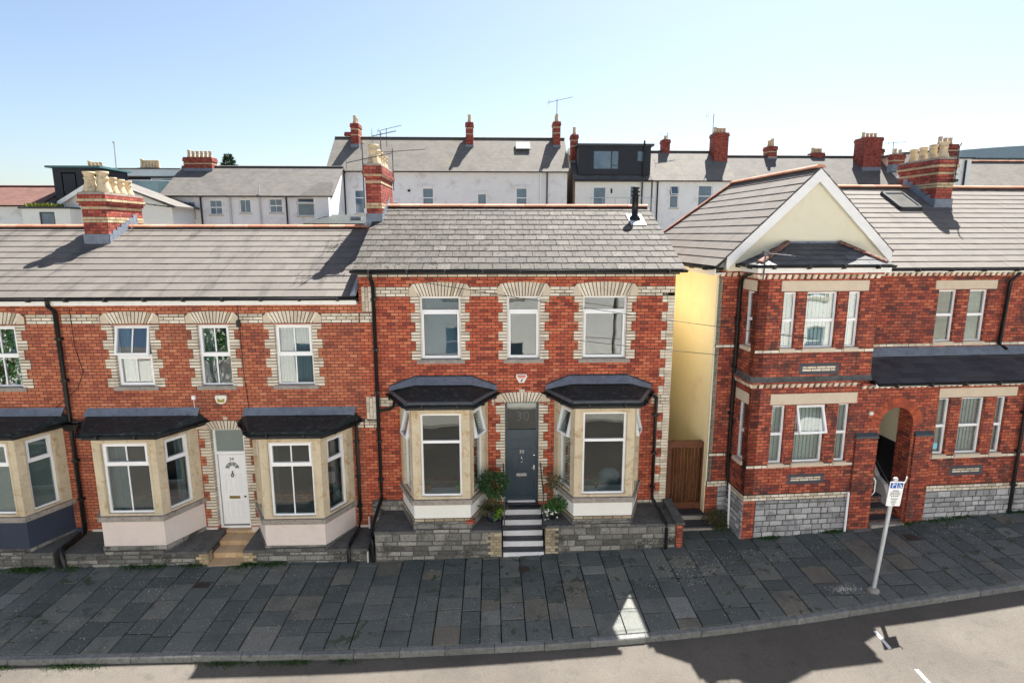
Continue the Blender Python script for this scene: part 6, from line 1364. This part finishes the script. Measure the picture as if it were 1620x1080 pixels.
g = MB(); g.slab([(6.5, 33.75, 11.8), (12.85, 33.75, 11.8), (12.85, 37.4, 14.75), (6.5, 37.4, 14.75)], .1); g.slab([(6.5, 37.4, 14.75), (12.85, 37.4, 14.75), (12.85, 41, 11.8), (6.5, 41, 11.8)], .1); g.build('roof', 'far_slate2', o)
PD = place((0, 34.25, 0)); dw = [(8.15, 9.62, 12.72, 14.15), (9.62, 10.2, 12.72, 14.15), (11.66, 12.3, 13.32, 14.15)]
g = MB(); holed(g, PD, 6.95, 12.74, 12.3, 14.5, dw, 0, .3); g.box(6.95, 12.74, 34.55, 38, 12.3, 14.5); v = 12.42
while v < 14.4: g.pbox(PD, 6.95, 8.1, v, v + .012, -.006, 0); g.pbox(PD, 10.25, 11.6, v, v + .012, -.006, 0); v += .16
dm = g.build('dormer', 'clad', o); g = MB(); g.box(6.8, 12.95, 34.05, 38.2, 14.5, 14.66); g.build('flat_roof', 'alu', dm)
for j, w in enumerate(dw): window(dm, PD, *w, trans=.22 if j == 1 else None, sash_low=False, d=.05, fw=.05, pane='glass_far', fmat='alu')
g = MB(); g.box(12.1, 12.22, 34.05, 34.15, 11.8, 14.9); g.build('flue', 'black', dm)
for w in W7: fwin(o, P, *w[:4])
g = MB(); g.tube([(7.8, 33.2, 10.45), (12.9, 33.2, 10.45)], .03, 6)
for x in (7.85, 8.8, 9.8, 10.8, 11.8, 12.7): g.tube([(x, 33.2, 9.2), (x, 33.2, 10.45)], .025, 6)
g.build('balcony_rail', 'steel', o)
g = MB(); gutter(g, (6.6, 33.75, 11.85), (12.85, 33.75, 11.85), .07); g.build('gutter', 'black', o); downpipe(o, [(12.05, 33.9, 11.8), (12.05, 33.9, 7)], .06)
far_chimney(o, 6.85, 36.2, .55, .9, 13.0, 15.6, 1)
g = MB(); g.box(9.55, 9.68, 33.95, 34, 10.85, 11.2); g.build('wall_lamp', 'ink', o)
# slate roofed white house
W8 = [(14.32, 15.06, 9.7, 11.49, .55, False, 25), (16.62, 17.78, 9.6, 11.49, .55)]
o, P, ro = far_house('worn white rendered house behind with one massive brown chimney at its right end', 12.95, 19.45, 34, 6.4, 4, 11.95, 14.5, 'lime_render', 'far_slate', W8, 37.2)
far_chimney(o, 19.05, 36.6, 1.15, 1.2, 13.0, 15.85, 4, mat='brickC', band_=False, ph=.45, pr=.14, axis=0); far_chimney(o, 14.75, 37.4, .62, .8, 13.6, 15.45, 1, band_=False, ph=.3)
aerial(o, (18.4, 36.4, 15.8), 1.6, (1, .1, .1), 1.6, 6, .12, .02); aerial(o, (14.9, 37.3, 15.3), .75, (1, .2, .1), 1.7, 6, .15, .018)
downpipe(o, [(13.3, 33.9, 11.8), (13.3, 33.9, 7)], .06)
# long slate roof to the right
o, P, ro = far_house('long brown grey slate roof behind the cream gable with three brick stacks', 19.75, 36.5, 34.4, 6.4, 4, 11.7, 14.2, 'lime_render', 'far_slate2', (), 37.6)
far_chimney(o, 24.0, 37.8, .75, 1.0, 13.5, 15.0, 3); far_chimney(o, 28.1, 37.9, 1.0, .9, 13.5, 14.5, 4, ph=.4, axis=0); far_chimney(o, 31.8, 36.6, 1.5, 1.5, 12.6, 15.55, 4, band_=False, ph=.42, axis=0); far_chimney(o, 34.2, 39, .7, .8, 13.5, 15.0, 2)
aerial(o, (34.9, 38, 13.8), 1.7, (1, .2, .1), 2.0, 5, .1, .02)
g = MB(); g.hexa([(33.4, 34.9, 11.7), (37.6, 34.9, 11.7), (37.6, 37.4, 11.7), (33.4, 37.4, 11.7), (33.4, 34.9, 14.0), (37.6, 34.9, 14.35), (37.6, 37.4, 14.35), (33.4, 37.4, 14.0)]); dm = g.build('dormer', 'lime_render', o); g = MB(); g.hexa([(33.1, 34.5, 14.0), (37.9, 34.5, 14.36), (37.9, 37.6, 14.36), (33.1, 37.6, 14.0), (33.1, 34.5, 14.14), (37.9, 34.5, 14.5), (37.9, 37.6, 14.5), (33.1, 37.6, 14.14)]); g.build('flat_roof', 'alu', dm)
# right edge: white wall, tiled roof, stack of pots
o = thing('house', 'white walled house at the right edge behind the four big chimney pots', 'house', (38, 30, 6)); g = MB(); g.box(32.6, 35.6, 30, 31.5, 4, 13.1); g.box(35.6, 52, 30.6, 31, 4, 11.0); g.build('wall', 'lime_render', o)
g = MB(); g.slab([(35.4, 29.9, 10.6), (53, 29.9, 10.6), (53, 33.5, 13.35), (35.4, 33.5, 13.35)], .1); g.slab([(35.4, 33.5, 13.35), (53, 33.5, 13.35), (53, 37, 10.6), (35.4, 37, 10.6)], .1); ro = g.build('roof', 'far_slate', o); g = MB(); ridge_run(g, (35.4, 33.5, 13.37), (53, 33.5, 13.37), .15, .5); g.build('ridge_tiles', 'ridge', ro)
g = MB(); g.box(32.5, 35.8, 29.9, 31.6, 13.1, 13.22); g.build('coping', 'alu', o); downpipe(o, [(35.1, 29.9, 13.0), (35.1, 29.9, 9)], .07)
far_chimney(o, 34.6, 31.6, 1.3, 1.2, 12.4, 14.3, 3, axis=0, ph=.55, pr=.16); far_chimney(o, 31.6, 32.5, .9, .6, 12.4, 13.7, 2, axis=0, ph=.4)
o = thing('office_building', 'dark curved roofed modern building on the far right skyline', 'building', (80, 72, 8)); g = MB(); n = 14; pts = [(66 + 30 * i / n, 18.6 + 1.0 * math.sin(math.pi * (i + 1) / (n + 3))) for i in range(n + 1)]
g.ppoly(place((0, 70, 0)), [(66, 8), (96, 8)] + pts[::-1], 0, 20); g.build('block', 'modern', o); g = MB(); g.ppoly(place((0, 69.4, 0)), [(66, 18.2), (96, 18.2)] + [(u, v + .45) for u, v in pts[::-1]], 0, 21); g.build('curved_roof', plain('pale_blue_metal', (.20, .27, .33), .4, .1), o); g = MB()
for i in range(9): g.pbox(place((0, 69.9, 0)), 67 + i * 3.2, 69.6 + i * 3.2, 17.2, 18.0, -.1, .1)
g.build('window_band', 'glass_far', o)
# left: red tiled roofs, white box, gabled house, flat roofed block
o, P, ro = far_house('low rendered house with a red tiled roof at the far left edge', -40, -29.9, 27, 6, 4, 9.55, 10.95, 'grey_render', 'far_red', (), 30)
o, P, ro = far_house('second red tiled roof with vertical ribs beside the black dormer', -31.0, -27.4, 30, 5, 4, 9.9, 11.35, 'grey_render', 'far_red', (), 32.5)
o = thing('extension', 'white box extension with a black framed window and planted green roof', 'extension', (-29, 26, 6)); P = place((0, 26, 0)); g = MB(); holed(g, P, -30.35, -27.3, 4, 9.25, [(-29.26, -28.3, 7.7, 9.05)], 0, .3); g.box(-30.35, -27.3, 26.3, 28.4, 4, 9.25); g.build('wall', 'white_render', o); g = MB(); g.box(-30.5, -27.25, 25.9, 28.4, 9.25, 9.36); g.build('flat_roof', 'alu', o); window(o, P, -29.26, -28.3, 7.7, 9.05, sash_low=False, d=.04, fw=.09, pane='glass_far', fmat='alu')
g = MB(); rg = random.Random(5)
for _ in range(900): leaf(g, Vector((rg.uniform(-30.2, -28.2), rg.uniform(26, 28), 9.36)), Vector((rg.gauss(0, .4), rg.gauss(0, .4), 1)).normalized(), rg.uniform(.1, .34), rg, .35)
g.build('green_roof', 'sedum', o)
o = thing('house', 'white gabled house behind the left chimney with white bargeboards and a black dormer', 'house', (-26, 27, 6)); P = place((0, 27, 0)); g = MB(); wn = (-26.95, -26.2, 8.0, 9.9); holed(g, P, -28.9, -21.3, 4, 9.4, [(wn[0], wn[1], wn[2], 9.3)], 0, .3); g.box(-28.9, -21.3, 27.3, 31, 4, 9.4); g.ppoly(P, [(-28.5, 9.4), (-21.3, 9.4), (-25.8, 11.2), (-28.4, 9.7)], 0, .3); g.build('wall', 'white_render', o)
g = MB(); AX, AZ = -25.8, 11.2; g.hexa([(-28.5, 26.7, 9.62), (AX, 26.7, AZ), (AX, 30, AZ), (-28.5, 30, 9.62), (-28.5, 26.7, 9.74), (AX, 26.7, AZ + .12), (AX, 30, AZ + .12), (-28.5, 30, 9.74)]); g.hexa([(AX, 26.7, AZ), (-20.9, 26.7, 9.35), (-20.9, 30, 9.35), (AX, 30, AZ), (AX, 26.7, AZ + .12), (-20.9, 26.7, 9.47), (-20.9, 30, 9.47), (AX, 30, AZ + .12)]); g.build('roof', 'far_slate2', o)
g = MB(); g.ppoly(place((0, 26.66, 0)), [(-28.5, 9.44), (AX, AZ - .16), (AX, AZ + .12), (-28.5, 9.74)], 0, .05); g.build('bargeboard', 'white_paint', o); fwin(o, P, wn[0], wn[1], wn[2], 9.3, .5); downpipe(o, [(-28.3, 26.9, 9.95), (-27.9, 26.9, 7)], .07, 'drainpipe', 'upvc'); g = MB(); gutter(g, (-25.0, 26.6, 9.9), (-20.9, 26.6, 9.4), .06); g.build('gutter', 'black', o)
g = MB(); g.box(-29.4, -26.3, 27.9, 31, 9.2, 12.0); dm = g.build('dormer', 'clad', o); g = MB(); g.box(-29.7, -26.1, 27.65, 31.2, 12.0, 12.13); g.build('flat_roof', plain('teal_roof_edge', (.06, .14, .15), .5, .1), dm); fwin(dm, place((0, 27.84, 0)), -28.85, -27.9, 10.2, 11.7, sill=False); fwin(dm, place((0, 27.84, 0)), -27.1, -26.5, 11.1, 11.8, sill=False)
o = thing('flat_block', 'flat roofed block with a deep white fascia and green glass balcony', 'house', (-26, 35, 8)); P = place((0, 35, 0)); wl = [(-26.9, -25.2, 11.0, 12.0), (-24.9, -23.6, 11.0, 12.0)]; g = MB(); holed(g, P, -30, -22.6, 5, 12.15, wl, 0, .3); g.box(-30, -22.6, 35.3, 41, 5, 12.15); g.build('wall', 'clad', o); g = MB(); g.box(-30.2, -22.2, 34.3, 41.2, 12.1, 12.6); g.build('white_fascia', 'white_render', o); g = MB(); g.box(-30.25, -22.1, 34.25, 41.2, 12.6, 12.68); g.build('flat_roof', 'alu', o)
for w in wl: fwin(o, P, *w, None, True)
g = MB(); g.box(-28.2, -25.3, 33.0, 33.03, 10.45, 11.62); g.hexa([(-25.27, 33, 10.45), (-23.2, 34.6, 10.45), (-23.2, 34.63, 10.45), (-25.27, 33.03, 10.45), (-25.27, 33, 11.62), (-23.2, 34.6, 11.62), (-23.2, 34.63, 11.62), (-25.27, 33.03, 11.62)]); bg_ = g.build('balcony_glass', 'balustrade', o); g = MB(); g.tube([(-28.2, 33, 11.64), (-25.3, 33, 11.64), (-23.2, 34.6, 11.64)], .035, 6); [g.tube([(x, y, 10.4), (x, y, 11.64)], .03, 6) for x, y in ((-28.1, 32.98), (-26.7, 32.98), (-25.3, 32.98), (-24.2, 33.8))]; g.build('balcony_rail', 'steel', bg_); g = MB(); g.box(-28.4, -23, 32.9, 35, 10.2, 10.42); g.build('balcony_deck', 'alu', o)
o = thing('mast', 'thin white pole rising above the flat roofed block', 'mast', (-26.4, 31, 10)); g = MB(); g.tube([(-26.5, 30, 9), (-26.4, 30, 13.95)], .035, 8); g.build('pole', 'steel', o); g = MB(); g.box(-26.47, -26.33, 29.95, 30.05, 13.9, 14.02); g.build('cap', 'steel', o)
o, P, ro = far_house('distant house showing only two rows of chimney pots above the left roofs', -39.6, -31.5, 45, 6, 6, 11.5, 13.45, 'grey_render', 'far_slate2', (), 48)
far_chimney(o, -38.3, 46.5, 1.6, .8, 12, 13.75, 4, axis=0, ph=.75, pr=.17); far_chimney(o, -33.1, 46.5, 2.0, .8, 12, 13.95, 6, axis=0, ph=.75, pr=.16)
o = thing('conifer', 'dark conifer top behind the left roof chimney', 'tree', (-22.2, 38.5, 8)); g = MB(); g.tube([(-22.2, 38.5, 6), (-22.15, 38.5, 13.6)], .18, 8, r1=.03); g.build('trunk', 'bark', o); g = MB(); rg = random.Random(9)
for _ in range(2600):
    h = rg.random() ** .7; z = 14.2 - h * 3.2; rr = (.12 + h * 1.5) * (.55 + .45 * rg.random()); a = rg.random() * 6.28; d = Vector((math.cos(a), math.sin(a), .35)).normalized(); leaf(g, Vector((-22.2, 38.5, z)) + d * rr * (.8 + .25 * math.sin(a * 5)), (d + Vector((rg.gauss(0, .4), rg.gauss(0, .4), rg.gauss(.2, .3)))).normalized(), .28, rg, .3)
g.build('crown', 'treeleaf', o)

# ------------------------------------------------------------------ across the street: seen mirrored in the window panes, houses made tall, near and white to light the fronts
OH = 'rendered houses across the street, mirrored in the windows'
for i, (x0, x1, zt, m_) in enumerate(((-26, -15.2, 9.2, 'bright_render'), (-15, -4.2, 9.5, 'bright_render'), (-4, 6.3, 9.6, 'bright_render'), (6.5, 16.3, 9.9, 'bright_render'), (16.5, 27, 10.1, 'bright_render'))):
    P = place((0, -15.7, 0), (-1, 0, 0)); L_ = x1 - x0
    wl = [(-x0 - L_ * f - .55, -x0 - L_ * f + .55, v, v + 1.5) for f in (.2, .5, .8) for v in (1.4, 4.4, 7.2) if not (f == .5 and v < 2)]
    o = thing('rendered_house', 'pale rendered house across the street, mirrored only in the window panes', 'house', ((x0 + x1) / 2, -15.7, 0), OH)
    g = MB(); holed(g, P, -x1, -x0, -.8, zt, wl, 0, .3); g.box(x0, x1, -24, -16.0, -.8, zt); g.build('wall', m_, o)
    g = MB(); g.slab([(x0 - .1, -15.4, zt - .1), (x0 - .1, -20.6, zt + 2.3), (x1 + .1, -20.6, zt + 2.3), (x1 + .1, -15.4, zt - .1)], .1); g.slab([(x0 - .1, -20.6, zt + 2.3), (x0 - .1, -24.2, zt - .1), (x1 + .1, -24.2, zt - .1), (x1 + .1, -20.6, zt + 2.3)], .1); g.build('roof', 'far_slate2', o)
    for w in wl: fwin(o, P, *w, .5)
    g = MB(); dx = -x0 - L_ * .5; g.pbox(P, dx - .45, dx + .45, 0, 2.1, -.04, .02); g.build('front_door', 'door_blue', o)

for i, (x, y, h, lab) in enumerate(((-12.9, -12.6, 5.2, 'leafy tree across the street, mirrored in the middle upper window of the white doored house'), (-22.5, -12.8, 4.2, 'bushy tree across the street, mirrored in the leftmost upper window'))):
    o = thing('street_tree', lab, 'tree', (x, y, RZ(x, y))); g = MB(); g.tube([(x, y, -.3), (x + .05, y, 1.2), (x, y + .05, h - 1.2)], .12, 8, r1=.05)
    for k in range(6): a = k * 1.05; g.tube([(x, y, 1.2 + k * .3), (x + math.cos(a) * .9, y + math.sin(a) * .9, 2.2 + k * .35)], .04, 5, r1=.015)
    g.build('trunk', 'bark', o); g = MB(); rg = random.Random(40 + i); leafball(g, (x, y, h - 1.7), 1.7, 1.75, 2600, .24, rg, .55, 9); g.build('crown', 'leaf4', o)
